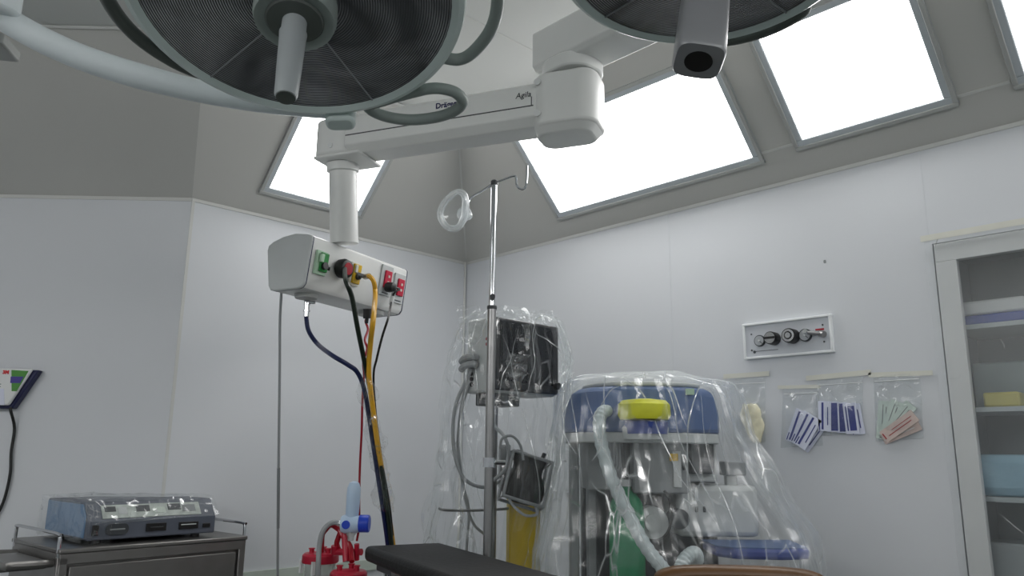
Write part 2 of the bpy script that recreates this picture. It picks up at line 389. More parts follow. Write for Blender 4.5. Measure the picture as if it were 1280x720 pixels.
for xx in (-3.3, -2.0, -0.7): light(V((xx, -3.5 + 2.465 - W, 2.465)), V((1, 0, 0)), V((0, 1, 1)).normalized(), 1.11, hC, 'light panel in the slope above the front wall, behind the camera')
for xx in (-2.6, -1.2): light(V((xx, -1.75, CE)), V((1, 0, 0)), V((0, -1, 0)), 1.11, 0.52, 'added light panel in the flat ceiling, unseen behind the camera')  # extra panels added out of view to brighten the left wall
# ------------------------------------------------------------------ surgical lamp with ridged lens
def planeM(c, n, xdir):
    n = n.normalized(); x = (xdir - n * n.dot(xdir)).normalized(); y = n.cross(x)
    M = Matrix((x, y, n)).transposed().to_4x4(); M.translation = c; return M
c1 = V((-1.365, 0.679, 2.13)); n1 = V((-0.253, 0.155, 1))
M1 = planeM(c1, n1, RT)
n1 = n1.normalized()
lamp1 = thing('surgical_light', 'large round surgical lamp with ridged dark lens and loop grips on a pale curved arm', 'surgical light', M1)
B = MB(M1); B.rev([(0.325, -0.004), (0.34, -0.012), (0.352, -0.006), (0.357, 0.012), (0.35, 0.04), (0.30, 0.085), (0.2, 0.12), (0.08, 0.135), (0.01, 0.138)], n=72, cap=False); build('housing', B, lampg, lamp1)
B = MB(M1); B.rev([(0.328, -0.003), (0.328, 0.004)], n=72); build('lens', B, lens, lamp1)
B = MB(M1); B.rev([(0.074, -0.062), (0.081, -0.066), (0.085, -0.052), (0.085, -0.02), (0.082, -0.002)], n=48)
hub = build('hub', B, gripm, lamp1)
B = MB(M1); B.rev([(0.056, -0.0675), (0.06, -0.063)], n=40); build('hub_recess', B, gripdk, hub)
B = MB(M1); B.rev([(0.015, -0.272), (0.020, -0.270), (0.0225, -0.262), (0.0245, -0.2), (0.0265, -0.12), (0.028, -0.10), (0.025, -0.098), (0.025, -0.066)], n=28)
h1 = build('handle', B, handm, lamp1)
B = MB(M1); B.rev([(0.0185, -0.2725), (0.0185, -0.268)], n=28); build('handle_end', B, gripdk, h1)
for a in (70, 140, 200, 265, 320):
    ca, sa = math.cos(math.radians(a)), math.sin(math.radians(a))
    B = MB(M1); B.cyl((0.08 * ca, 0.08 * sa, -0.014), (0.325 * ca, 0.325 * sa, -0.006), 0.002, n=6); build('spoke', B, mdgrey, lamp1)
def polar(M, l, dz=0.0): return [M @ V((r * math.cos(math.radians(a)), r * math.sin(math.radians(a)), dz)) for a, r in l]
for l, m, r in (([(140, .345), (151, .368), (165, .388), (178, .394), (191, .388), (205, .368), (216, .345)], gripdk, 0.0155),
                ([(33, .35), (31, .385), (26, .404), (16, .42), (6, .424), (-4, .42), (-14, .404), (-19, .385), (-21, .35)], gripm, 0.0145)):
    B = MB(); B.tube(polar(M1, l, 0.012), r, n=12); build('grip', B, m, lamp1)
B = MB(); B.tube(polar(M1, [(75, .362), (71.7, .405), (65, .445), (57, .474), (50.5, .486), (46, .477), (44.5, .438), (48, .392), (57, .365), (67, .355)], 0.012), 0.0145, n=12, closed=True); build('grip', B, gripm, lamp1)
# bracket and the quarter arc that carries the head
B = MB(M1); a = math.radians(87); B.rbox((0.378 * math.cos(a), 0.378 * math.sin(a), 0.015), (0.075, 0.05, 0.07), 0.02); build('pivot_bracket', B, lampg, lamp1, bev=0.008)
arcpx = [(438, 139), (400, 137), (345, 131), (300, 124), (250, 114), (200, 102), (150, 88), (100, 71), (55, 51), (20, 32), (-20, 8)]
pts = []
for k, (u, v) in enumerate(arcpx):
    t = k / (len(arcpx) - 1); off = 0.03 + 0.16 * t ** 1.5
    pts.append(PL(u, v, n1, n1.dot(c1 + n1 * off)))
B = MB(); B.tube(pts, lambda t: 0.020 + 0.012 * min(1, t * 1.8), n=14); build('yoke_arm', B, lampw, lamp1)
J = pts[-1]
Mj = frame(J, az(-60))
B = MB(Mj); B.rbox((0.0, 0, 0.04), (0.15, 0.12, 0.13), 0.035); jb = build('joint_housing', B, lampw, lamp1, bev=0.012)
kp = D(-8, 58, 1.93)
B = MB(frame(kp, az(80))); B.box((0, 0, 0), (0.085, 0.10, 0.03)); build('joint_cover', B, pend2, jb, bev=0.006)
MT = FW * 0.95 + RT * 0.15 + UP * CE                             # ceiling mount of both lamps
B = MB(); B.tube([J + UP * 0.06, J + UP * 0.2 - FW * 0.2, FW * 0.9 - RT * 0.65 + UP * 2.60, MT - UP * 0.28 - RT * 0.05], 0.045, n=12); build('spring_arm', B, lampw, lamp1)
# second lamp with the camera handle
c2 = D(886, -64, 1.55); n2 = V((-0.05, 0.08, 1)).normalized(); M2 = planeM(c2, n2, RT)
lamp2 = thing('surgical_light', 'smaller dark surgical lamp with a thick grey camera handle, cut off by the top edge', 'surgical light', M2)
B = MB(M2); B.rev([(0.285, -0.004), (0.30, -0.012), (0.311, -0.004), (0.315, 0.015), (0.31, 0.05), (0.26, 0.10), (0.15, 0.14), (0.01, 0.15)], n=72, cap=False); build('housing', B, lampg, lamp2)
B = MB(M2); B.rev([(0.289, -0.003), (0.289, 0.004)], n=72); build('lens', B, lens, lamp2)
B = MB(M2); B.rev([(0.085, -0.05), (0.095, -0.045), (0.1, -0.004)], n=40); build('hub', B, gripm, lamp2)
hd = (D(873, 77, 1.42) - M2 @ V((0, 0, -0.02)))
hM = planeM(M2 @ V((0, 0, -0.02)), -hd, RT); HL = hd.length
B = MB(hM)
prof = [(0.043, -HL), (0.046, -HL + 0.006), (0.046, -HL + 0.05), (0.043, -0.06), (0.045, 0)]
rings = []
for r, h in prof: rings.append([V((r * (abs(math.cos(t)) ** 0.5) * math.copysign(1, math.cos(t)), r * (abs(math.sin(t)) ** 0.5) * math.copysign(1, math.sin(t)), h)) for t in (2 * math.pi * k / 36 for k in range(36))])
B.loft(rings); ch = build('camera_handle', B, camgrey, lamp2)
B = MB(hM); B.rev([(0.026, -HL - 0.001), (0.026, -HL + 0.003)], n=24); build('camera_window', B, dark, ch)
for a in (40, 130, 220, 310):
    ca, sa = math.cos(math.radians(a)), math.sin(math.radians(a))
    B = MB(M2); B.cyl((0.09 * ca, 0.09 * sa, -0.012), (0.285 * ca, 0.285 * sa, -0.006), 0.002, n=6); build('spoke', B, mdgrey, lamp2)
B = MB(); B.tube(polar(M2, [(84, .305), (80, .335), (66, .345), (52, .345), (38, .335), (33, .305)], 0.014), 0.013, n=12); build('grip', B, gripdk, lamp2)
B = MB(); B.tube([M2 @ V((0, 0, 0.13)), M2 @ V((0.02, -0.02, 0.25)), M2 @ V((-0.1, -0.2, 0.33)), MT - UP * 0.10 + RT * 0.06], 0.04, n=12); build('spring_arm', B, lampw, lamp2)
mt = tag(build('ceiling_mount', MB(at(MT)).rev([(0.16, 0), (0.16, -0.03), (0.07, -0.05), (0.07, -0.3), (0.05, -0.31)], n=32), lampw), 'round ceiling mount that carries both surgical lamps, above the picture', 'ceiling mount')
# ------------------------------------------------------------------ white supply pendant
colf, colr = 2.8, -0.667
def fr(f, r, z): return FW * f + RT * r + UP * z
ctop = D(428, 178, 2.8 * 0.977 + .2113 * 1.15)
AZ = ctop.z
PX, PY = ctop.x, ctop.y
pend = thing('ceiling_pendant', 'white ceiling supply pendant with jointed arm, round column and hanging outlet console', 'pendant', at((PX, PY, 0), 1.7))
adir = az(111.4)
Ma = frame(ctop, adir)
L0 = along(ctop, adir, 712)
def octo(w, h, c): return [(-w/2, -h/2 + c), (-w/2 + c, -h/2), (w/2 - c, -h/2), (w/2, -h/2 + c), (w/2, h/2 - c * .6), (w/2 - c * .6, h/2), (-w/2 + c * .6, h/2), (-w/2, h/2 - c * .6)]
B = MB(Ma); B.ext([(0.06, y, z) for y, z in octo(0.155, 0.155, 0.028)], (L0 - 0.13, 0, 0)); arm = build('lower_arm', B, pendm, pend, bev=0.004)
B = MB(Ma); B.box((0.06 + (L0 - 0.16) / 2, -0.0775, -0.012), (L0 - 0.17, 0.002, 0.004)); B.box((L0 - 0.112, -0.0775, 0.004), (0.003, 0.002, 0.035)); build('arm_seam', B, seam, arm)
B = MB(Ma); B.rbox((-0.002, 0, -0.005), (0.165, 0.165, 0.15), 0.05); eh = build('column_head', B, pendm, pend, bev=0.014, seg=3)
B = MB(Ma); B.box((0.03, -0.0, -0.084), (0.20, 0.165, 0.012)); build('head_plate', B, pendm, eh, bev=0.004)
B = MB(Ma); B.cyl((0.005, -0.082, -0.045), (0.005, -0.086, -0.045), 0.011, n=18); build('screw_cap', B, white, eh)
# joint
B = MB(Ma); B.rbox((L0, 0, 0.0), (0.225, 0.19, 0.19), 0.06, 8); jt = build('joint_housing', B, pendm, pend, bev=0.012, seg=3)
B = MB(Ma); B.loft([[V((L0 + x, y, -0.085)) for x, y in rrect(0.225, 0.19, 0.06, 6)], [V((L0 - 0.012 + x, y + 0.005, -0.118)) for x, y in rrect(0.19, 0.14, 0.045, 6)]]); build('joint_skirt', B, pendm, jt, bev=0.006)
for z in (0.062, -0.052):
    B = MB(Ma); B.cyl((L0 - 0.085, -0.094, z), (L0 - 0.085, -0.099, z), 0.012, n=18); build('screw_cap', B, white, jt)
jc = Ma @ V((L0, 0, 0))
B = MB(Ma); B.cyl((L0, 0, 0.09), (L0, 0, 0.14), 0.075, n=32); build('swivel_collar', B, pend2, jt)
udir = az(137)
Mu = frame(jc + UP * 0.215, udir)
UL = 1.0
B = MB(Mu); B.ext([(-0.10, y, z) for y, z in octo(0.17, 0.15, 0.016)], (UL + 0.1, 0, 0)); ua = build('upper_arm', B, pendm, pend, bev=0.004)
B = MB(Mu); B.box((-0.1005, 0.0, 0.0), (0.003, 0.02, 0.06)); build('arm_badge', B, navy, ua)
B = MB(Mu); B.rbox((0.015, 0, -0.088), (0.20, 0.19, 0.05), 0.08, 8); build('arm_end_lug', B, pendm, ua, bev=0.006)
cm = Mu @ V((UL - 0.08, 0, 0))
B = MB(at((cm.x, cm.y, 0))); B.rev([(0.07, cm.z), (0.07, CE - 0.05), (0.16, CE - 0.03), (0.16, CE)], n=28); build('ceiling_flange', B, pendm, pend)
# lettering on the lower arm
def text(s, size, M, m, parent, name='lettering', shear=0.0, bold=0.0, ext=0.0006):
    cu = bpy.data.curves.new('t', 'FONT'); cu.body = s; cu.size = size; cu.extrude = ext; cu.align_x = 'CENTER'; cu.align_y = 'CENTER'; cu.shear = shear; cu.offset = bold; cu.resolution_u = 3
    o = bpy.data.objects.new('t', cu); COL.objects.link(o); dg = bpy.context.evaluated_depsgraph_get()
    me = bpy.data.meshes.new_from_object(o.evaluated_get(dg)); B = MB(M)
    for v in me.vertices: B.v.append(M @ v.co)
    for p in me.polygons: B.f.append(tuple(p.vertices)); B.m.append(0)
    bpy.data.objects.remove(o); bpy.data.curves.remove(cu); bpy.data.meshes.remove(me)
    return build(name, B, m, parent, sm=False)
def facing(o, x, n):                                             # lettering frame: x along, n out of the surface
    x = x.normalized(); n = n.normalized(); y = n.cross(x)
    M = Matrix((x, y, n)).transposed().to_4x4(); M.translation = o; return M
afn = -(Ma.to_3x3() @ V((0, 1, 0)))                              # outward normal of the arm's near face
def onarm(u, v): return PL(u, v, afn, afn.dot(ctop) + 0.0785)
text('Dräger', 0.029, facing(onarm(557.5, 131), adir, afn), navy, arm, bold=0.0006)
text('Agila', 0.029, facing(onarm(654, 119), adir, afn), dkgrey, arm, shear=0.2)
# column and console
cdir = az(27.5)
ctr = D(431, 300, 2.70)
# the column leans a little, as it hangs
cb = D(430.5, 306, (ctop - E0).dot(CF) - 0.03)
B = MB(); B.rev([(0.062, 0), (0.062, 0.03), (0.0535, 0.034), (0.0535, (cb - ctop).length - 0.09)], ctop + (cb - ctop).normalized() * 0.085, cb - ctop, 36); build('column', B, pendm, pend)
# console frame: origin at near top front edge
dc = (cb - E0).dot(CF)
CON = D(390, 295, dc - 0.16)
Mc = frame(CON, cdir)                                             # x along console, y to the rear, z up
CL = along(CON, cdir, 511)
k = (dc - 0.16) / 960
pr = [(0.0, 0.0), (0.0, -0.012), (0.022, -0.172), (0.034, -0.186), (0.050, -0.19), (0.165, -0.19), (0.185, -0.184), (0.196, -0.168), (0.215, -0.03), (0.210, -0.012), (0.190, 0.0), (0.14, 0.014), (0.08, 0.020), (0.03, 0.012), (0.008, 0.006)]
def cprof(x): return [V((x, y, z)) for y, z in pr]
B = MB(Mc); B.loft([cprof(0.012), cprof(CL - 0.012)]); con = build('console', B, pendm, pend, bev=0.003)
def scaled(x, s): return [V((x, 0.11 + (y - 0.11) * s, -0.085 + (z + 0.085) * s)) for y, z in pr]
for x, s, xx in ((0.0, -1, 0.012), (CL, 1, CL - 0.012)):
    B = MB(Mc); B.loft([scaled(xx + s * -0.0, 1.004), scaled(xx + s * 0.003, 1.004)]); build('end_gasket', B, navy, con)
    B = MB(Mc); B.loft([scaled(xx + s * 0.003, 1.008), scaled(xx + s * 0.010, 1.0), scaled(xx + s * 0.014, 0.96)]); build('end_cap', B, ltgrey, con, bev=0.002)
def fpt(x, z, o=0.0):                                             # on the console's sloping front
    y = 0.022 * min(1, max(0, (-z - 0.012) / 0.16)); return V((x, y - o, z))
tilt = Matrix.Rotation(math.atan2(0.022, 0.16), 3, 'X')
fnl = (Mc.to_3x3() @ V((0, -1, -0.137))).normalized()
def onface(u, v):
    p = PL(u, v, fnl, fnl.dot(CON + (Mc.to_3x3() @ V((0, 0.001, -0.012))))); q = Mc.inverted() @ p; return q
def plate(name, x, z, w, h, t, m, parent, o=0.0, bev=0.002):
    B = MB(Mc); B.box(fpt(x, z, t / 2 + o), (w, t, h), tilt); return build(name, B, m, parent, bev=bev)
pos = {n: onface(u, v) for n, u, v in (('g', 399, 329), ('b', 423, 336), ('y', 441, 343), ('r1', 481, 351), ('r2', 497, 361))}
q = pos['g']; g = plate('oxygen_outlet', q.x, q.z, 0.058, 0.088, 0.012, greenl, con)
plate('outlet_face', q.x + 0.006, q.z + .002, 0.040, 0.070, 0.008, green, g, 0.012); plate('outlet_tab', q.x - 0.012, q.z + 0.015, 0.016, 0.03, 0.012, greenl, g, 0.014)
B = MB(Mc); B.cyl(fpt(q.x + .005, q.z - 0.012, 0.012), fpt(q.x + .005, q.z - 0.012, 0.03), 0.014); build('outlet_socket', B, dark, g)
q = pos['y']; g = plate('air_outlet', q.x, q.z, 0.058, 0.090, 0.012, cream, con)
plate('outlet_face', q.x + 0.002, q.z, 0.044, 0.076, 0.008, yellow, g, 0.012); plate('outlet_tab', q.x - 0.01, q.z + 0.018, 0.014, 0.03, 0.012, cream, g, 0.014)
B = MB(Mc); B.cyl(fpt(q.x + .005, q.z - 0.01, 0.012), fpt(q.x + .005, q.z - 0.01, 0.03), 0.013); build('outlet_socket', B, dkgrey, g)
for n in ('r1', 'r2'):
    q = pos[n]; g = plate('power_outlet', q.x, q.z, 0.075, 0.125, 0.008, ltgrey, con)
    plate('outlet_cover', q.x + 0.002, q.z + 0.004, 0.042, 0.072, 0.008, redd, g, 0.008)
    for dz in (0.016, -0.008): plate('pin_mark', q.x + 0.002, q.z + dz, 0.012, 0.010, 0.002, pinkpaper, g, 0.016, 0)
    plate('label_strip', q.x, q.z - 0.052, 0.04, 0.004, 0.002, dkgrey, g, 0.008, 0)
for x, rr in ((0.10, 0.045), (CL - 0.12, 0.06)):
    B = MB(Mc); B.cyl((x, 0.10, -0.19), (x, 0.10, -0.205), rr, rr * 0.9, n=28); build('underside_port', B, pend2, con)
plate('socket_dimple', pos['b'].x - 0.055, pos['b'].z - 0.012, 0.012, 0.014, 0.004, dark, con)
# ------------------------------------------------------------------ hoses and leads plugged into the pendant
def path(l): return [D(u, v, d) for u, v, d in l]
dq = dc - 0.12
Wf = lambda q, o=0.0: Mc @ fpt(q.x, q.z, o)
dep = lambda p: (p - E0).dot(CF)
pb = Wf(pos['b'], 0.03)
def hose(name, label, pts, r, m, cat='hose', n=8):
    B = MB(); B.tube(pts, r, n=n, sub=8); o = build(name, B, m); tag(o, label, cat); return o
def depts(p0, l): return [p0] + path(l)
o = hose('vacuum_hose', 'dark green-black hose hanging from the round black plug on the pendant', depts(pb, [(432, 350, 2.60), (440, 372, 2.60), (447, 410, 2.64), (455, 450, 2.72), (463, 490, 2.78), (470, 540, 2.82), (479, 600, 2.86), (489, 676, 2.92), (492, 720, 2.95), (492, 800, 2.97)]), 0.0085, ghose)
ax = (Mc.to_3x3() @ V((0, -1, -0.1))).normalized()
B = MB(); B.rev([(0.026, 0), (0.036, 0.01), (0.038, 0.03), (0.033, 0.045), (0.02, 0.05)], Wf(pos['b'], 0.0), ax, 24); build('plug', B, blackrub, o)
B = MB(); B.rev([(0.022, 0.0505), (0.024, 0.0485)], Wf(pos['b'], 0), ax, 20); build('plug_disc', B, redtube, o)
py = Wf(pos['y'], 0.02)
o = hose('air_hose', 'yellow hose curving down from the yellow outlet of the pendant', [Wf(pos['y'], 0.045) + Mc.to_3x3() @ V((0.02, 0, -0.01))] + path([(461, 345, dep(py) - 0.06), (467, 352, dep(py) - 0.06), (469, 368, dep(py) - 0.06), (467, 395, 2.66), (463, 430, 2.70), (461, 465, 2.74), (466, 510, 2.78), (472, 555, 2.82), (481, 610, 2.88), (491, 678, 2.95), (495, 720, 2.98), (495, 800, 3.0)]), 0.0095, yhose)
B = MB(); e = Wf(pos['y'], 0.045) + Mc.to_3x3() @ V((0.02, 0, -0.01)); B.cyl(Wf(pos['y'], 0.018), e, 0.009); B.cyl(e, D(461, 345, dep(py) - 0.06), 0.011); build('connector', B, steel, o)
pu = D(384, 378, dc - 0.04)
B = MB(Mc)
cu_ = Mc.inverted() @ pu
o = hose('blue_hose', 'dark blue hose hanging under the left end of the pendant console', [pu - UP * 0.045] + path([(383, 398, dc - .04), (386, 414, dc - .04), (397, 430, dc - .03), (415, 444, 2.72), (435, 456, 2.72), (447, 466, 2.74), (456, 490, 2.78), (464, 540, 2.82), (473, 600, 2.86), (484, 676, 2.93), (487, 720, 2.96), (487, 800, 2.98)]), 0.0085, bhose)
B = MB(); B.cyl(pu + UP * 0.02, pu - UP * 0.01, 0.012); B.cyl(pu - UP * 0.01, pu - UP * 0.055, 0.010); B.cyl(pu + RT * 0.0 , pu + RT * 0.03, 0.006); B.cyl(pu - UP * .03, pu - UP * .036, 0.013); build('chrome_coupling', B, chrome, o)
q1 = Wf(pos['r1'], 0.012) + Mc.to_3x3() @ V((0.0, 0, -0.028))
o = hose('power_lead', 'thin black power lead plugged into the red outlets of the pendant', [q1 + ax * 0.03, q1 + ax * 0.035 + cdir * 0.04] + path([(493, 366, dep(q1) - .02), (489, 378, dep(q1) - .02), (486, 395, 2.74), (478, 420, 2.74), (471, 448, 2.76), (467, 470, 2.78), (470, 520, 2.80), (478, 580, 2.85), (488, 640, 2.9), (494, 720, 3.0), (494, 800, 3.02)]), 0.0045, blackrub, 'cable', 6)
B = MB(); B.rev([(0.02, 0), (0.022, 0.015), (0.018, 0.035), (0.008, 0.04)], q1, ax, 16); build('plug', B, blackrub, o)
B = MB(); B.cyl(D(491, 370, dep(q1) - .02), D(488.5, 381, dep(q1) - .02), 0.009, n=10); build('white_tag', B, white, o)
B = MB(); pr_ = D(459, 396, dc - .02)
o = hose('red_tube', 'thin red tube running down from under the pendant to the suction regulator', [pr_] + path([(457, 402, dc - .02), (460, 412, dc - .02), (456, 425, 2.86), (459, 436, 2.86), (454, 452, 2.86), (455, 470, 2.9), (453, 500, 2.93), (452, 540, 2.96), (450, 580, 3.0), (449, 620, 3.02), (449, 655, 3.02), (446, 676, 3.02)]), 0.0048, redtube, 'tube', 6)
B = MB(); B.cyl(D(459, 386, dc - .02), D(459, 398, dc - .02), 0.016, n=14); B.cyl(D(459, 396, dc - .02), D(458, 404, dc - .02), 0.007, n=10); build('connector', B, dark, o)
o = hose('drain_line', 'straight grey line hanging behind the left end of the pendant console to the floor', path([(352, 362, 3.02), (350, 400, 3.03), (349.5, 470, 3.05), (348.5, 560, 3.09), (347.5, 640, 3.14), (347, 720, 3.2), (346.5, 860, 3.3)]), 0.0055, greytube, 'cable', 6)
B = MB(); B.tube(path([(348.2, 585, 3.098), (347.6, 660, 3.148)]), 0.0066, n=6); build('printed_sleeve', B, mdgrey, o)
# clear wrap tied round the hose bundle
def crumple(B, f, nu, nv, amp=0.012, sc=14.0, seed=0, ridged=True):
    ids = []
    for i in range(nu + 1):
        r = []
        for j in range(nv + 1):
            p = f(i / nu, j / nv); q = p * sc + V((seed, seed * 2, 0))
            d = NZ.noise_vector(q)
            if ridged: d = d * (1 - abs(NZ.noise(q * 1.7)) * 1.2)
            r.append(B.pt(p + d * amp))
        ids.append(r)
    for i in range(nu):
        for j in range(nv): B.face((ids[i][j], ids[i + 1][j], ids[i + 1][j + 1], ids[i][j + 1]))
    return B
wr = smooth(path([(456, 468, 2.75), (461, 500, 2.78), (468, 545, 2.81), (476, 600, 2.86), (483, 640, 2.9)]), 8)
def wf(s, t):
    k = s * (len(wr) - 1); i = min(int(k), len(wr) - 2); c = wr[i].lerp(wr[i + 1], k - i)
    a = 2 * math.pi * t; rad = 0.022 + 0.016 * math.sin(s * 9) ** 2
    return c + RT * math.cos(a) * rad + FW * math.sin(a) * rad
B = MB(); crumple(B, wf, 40, 20, 0.022, 22, 3)
tag(build('plastic_wrap', B, wrapfilm, sharp=20), 'crumpled clear plastic sleeve wrapped round the hanging hose bundle', 'plastic wrap')
# ------------------------------------------------------------------ drip stand and mask
DP = 2.50
base = Z(609.5, 692, 0.885) + FW * 0.05 - RT * 0.0013; px, py_ = base.x, base.y
pl0 = V((px, py_, 0))
IV = thing('drip_stand', 'chrome drip stand with two hooks standing behind the black table pad', 'drip stand', at(pl0))
zt = lambda v, u=612: PL(u, v, FW, FW.dot(pl0)).z
top, col_, clp = zt(228), zt(384), zt(578)
B = MB(at(pl0)); B.cyl((0, 0, 0.06), (0, 0, col_), 0.0155, n=20); B.cyl((0, 0, 0.06), (0, 0, 0.16), 0.024); build('lower_tube', B, steel, IV)
B = MB(at(pl0)); B.cyl((0, 0, col_), (0, 0, top), 0.0112, n=18); build('upper_tube', B, chrome, IV)
B = MB(at(pl0)); B.rev([(0.017, -0.008), (0.018, 0), (0.0165, 0.005)], (0, 0, col_), n=20); B.cyl((0.012, -0.01, col_ + 0.03), (0.035, -0.03, col_ + .03), 0.009); build('collar', B, dkgrey, IV)
B = MB(at(pl0)); B.cyl((0, 0, clp - 0.016), (0, 0, clp + 0.016), 0.022, n=20); B.cyl(RT * 0.018 + UP * clp, RT * 0.055 + UP * clp, 0.008, n=10); build('clamp', B, chrome, IV)
P = lambda u, v: PL(u, v, FW, FW.dot(pl0))
B = MB(); B.tube([P(614, 230), P(628, 225), P(642, 220), P(645, 222), P(646, 231), P(650, 236), P(655, 236), P(658, 229), P(659, 207)], 0.0044, n=8); build('hook', B, chrome, IV)
B = MB(); B.tube([P(614, 231), P(602, 239), P(590, 246), P(586, 252), P(584, 262), P(580, 267)], 0.0044, n=8); build('hook', B, chrome, IV)
B = MB(at(pl0)); B.rev([(0.014, top - .01), (0.0145, top + 0.003), (0.009, top + 0.008)], n=18); build('top_cap', B, dkgrey, IV)
for k in range(5):
    a = math.radians(72 * k + 10); d = V((math.cos(a), math.sin(a), 0))
    B = MB(at(pl0)); B.tube([UP * 0.10, d * 0.09 + UP * 0.085, d * 0.19 + UP * 0.06], 0.013, n=8); lg = build('leg', B, steel, IV)
    B = MB(at(pl0)); s = V((-d.y, d.x, 0)); B.cyl(d * 0.19 + UP * 0.026 - s * 0.01, d * 0.19 + UP * 0.026 + s * 0.01, 0.026); build('caster', B, blackrub, lg)
# anaesthesia mask hung on the left hook
mc = D(567, 264, 2.47)
Mm = planeM(mc, (az(190) - UP * 0.25), az(90)) @ Matrix.Rotation(math.radians(-14), 4, 'Z')
msk = thing('breathing_mask', 'clear anaesthesia face mask hung on the left hook of the drip stand', 'face mask', Mm)
pear = [(a * 1.0, b * 1.03) for a, b in [(-0.040, -0.022), (-0.040, 0.006), (-0.030, 0.032), (-0.010, 0.056), (0.010, 0.062), (0.026, 0.050), (0.034, 0.020), (0.038, -0.010), (0.030, -0.042), (0.008, -0.054), (-0.018, -0.048)]]
B = MB(Mm); B.tube([V((x, y, 0.0)) for x, y in pear], 0.0105, n=10, closed=True); build('cushion', B, maskrim, msk)
P2 = smooth([V((x, y, 0)) for x, y in pear], 4, True)
def mr_(s, z, ox): return [V((p.x * s + ox, p.y * s, z)) for p in P2]
B = MB(Mm); B.loft([mr_(0.97, -0.002, 0), mr_(0.86, -0.026, 0.008), mr_(0.6, -0.044, 0.02), mr_(0.3, -0.052, 0.026)], cap=False); build('shell', B, maskcl, msk)
B = MB(Mm); B.cyl((0.026, -0.002, -0.05), (0.034, -0.002, -0.078), 0.014, n=18); B.cyl((0.024, 0.0, -0.048), (0.024, 0.0, -0.054), 0.024, n=18); build('connector', B, maskrim, msk)
# ------------------------------------------------------------------ operating table pad
T1, T2 = Z(455, 682, 0.88), Z(540, 675.5, 0.88)
td = az(152.5); tw = (T2 - T1).length
Mt = frame(T1, td)                                               # x towards the camera, y across to the right
if (Mt.inverted() @ T2).y < 0: pass
sgn = 1 if (Mt.inverted() @ T2).y > 0 else -1
ot = thing('operating_table', 'narrow black padded operating table running out of the bottom of the photo', 'operating table', at((T1 + T2) / 2 + td * 0.8, 0))
Bm = MB(Mt); TL = 1.45
Bm.box((TL / 2, sgn * tw / 2, -0.026), (TL, tw, 0.052)); build('pad', Bm, padm, ot, bev=0.018, seg=4)
Bm = MB(Mt); Bm.box((TL / 2 + 0.02, sgn * tw / 2, -0.064), (TL - 0.10, tw - 0.05, 0.022)); build('table_top', Bm, dkgrey, ot, bev=0.004)
for s in (0.02, tw - 0.02):
    Bm = MB(Mt); Bm.box((0.25 + (TL - .3) / 2, sgn * s, -0.066), (TL - 0.3, 0.010, 0.028)); build('side_rail', Bm, chrome, ot, bev=0.003)
Bm = MB(Mt); Bm.box((0.98, sgn * tw / 2, -0.46), (0.2, 0.16, 0.78)); build('pedestal', Bm, steel, ot, bev=0.02)
Bm = MB(Mt); Bm.box((1.0, sgn * tw / 2, -0.835), (0.7, 0.34, 0.09)); build('base', Bm, dkgrey, ot, bev=0.03)
Bm = MB(Mt); Bm.tube([V((0.08, sgn * 0.05, -0.07)), V((0.10, sgn * 0.06, -0.105)), V((0.2, sgn * 0.09, -0.11)), V((0.26, sgn * 0.12, -0.07))], 0.006, n=8); build('head_bracket', Bm, chrome, ot)
# ------------------------------------------------------------------ patient monitor on its yellow cart
mo = D(619, 394, 2.86)
Mn = frame(mo, az(46.5))                                          # x along the screen, y behind, z up
MWd = along(mo, az(46.5), 697)
hM_ = 0.285
mon_h = (D(617, 489, 2.86) - mo).length
fl = PL(640, 700, FW, FW.dot(mo)); post0 = Mn @ V((MWd * 0.42, 0.10, 0))
mon = thing('patient_monitor', 'patient monitor with dark screen on a yellow column cart, under clear plastic', 'monitor', at(post0, 0))
B = MB(Mn); B.box((MWd / 2, 0.085, -mon_h / 2), (MWd, 0.15, mon_h)); body = build('body', B, ltgrey, mon, bev=0.010)
B = MB(Mn); B.box((MWd / 2, 0.004, -mon_h / 2 + .002), (MWd, 0.02, mon_h - 0.012)); bz = build('bezel', B, bezel, mon, bev=0.006)
B = MB(Mn); B.box((MWd / 2 - 0.006, -0.006, -mon_h / 2 + 0.012), (MWd * 0.84, 0.004, mon_h * 0.80)); build('screen', B, screenm, bz)
B = MB(Mn); B.cyl((MWd - 0.018, -0.006, -mon_h + 0.04), (MWd - 0.018, -0.024, -mon_h + 0.04), 0.014, n=18); build('knob', B, dark, bz)
for k in range(5):
    B = MB(Mn); B.cyl((0.002, 0.13 - 0.002 * k, -0.17 - 0.02 * k), (-0.006, 0.13 - 0.002 * k, -0.17 - 0.02 * k), 0.008, n=12); build('socket', B, dark, body)
for z in (-0.085, -0.105):
    B = MB(Mn); B.cyl((0.002, 0.04, z), (-0.005, 0.04, z), 0.006, n=12); build('button', B, redtube, body)
for k in range(2):
    B = MB(Mn); B.tube([V((-0.002, 0.10, -0.15 - .028 * k)), V((-0.03, 0.09, -0.15 - .028 * k)), V((-0.04, 0.12, -0.155 - .028 * k)), V((-0.03, 0.15, -0.165 - .028 * k))], 0.014, n=10); build('cable_connector', B, greytube, body)
B = MB(Mn); B.box((MWd * 0.30, 0.09, -mon_h - 0.02), (0.14, 0.10, 0.05)); build('mount_plate', B, dkgrey, mon, bev=0.005)
gz = D(652, 566, 2.9).z
pz = Mn @ V((MWd * 0.22, 0.09, 0))
B = MB(at((pz.x, pz.y, 0))); B.cyl((0, 0, gz - 0.6), (0, 0, (Mn @ V((0, 0, -mon_h - .02))).z), 0.022, n=18); build('post', B, steel, mon)
yc = D(654, 640, 2.92); Mypost = frame(V((yc.x, yc.y, 0)), az(80))
ytop = D(654, 600, 2.92).z
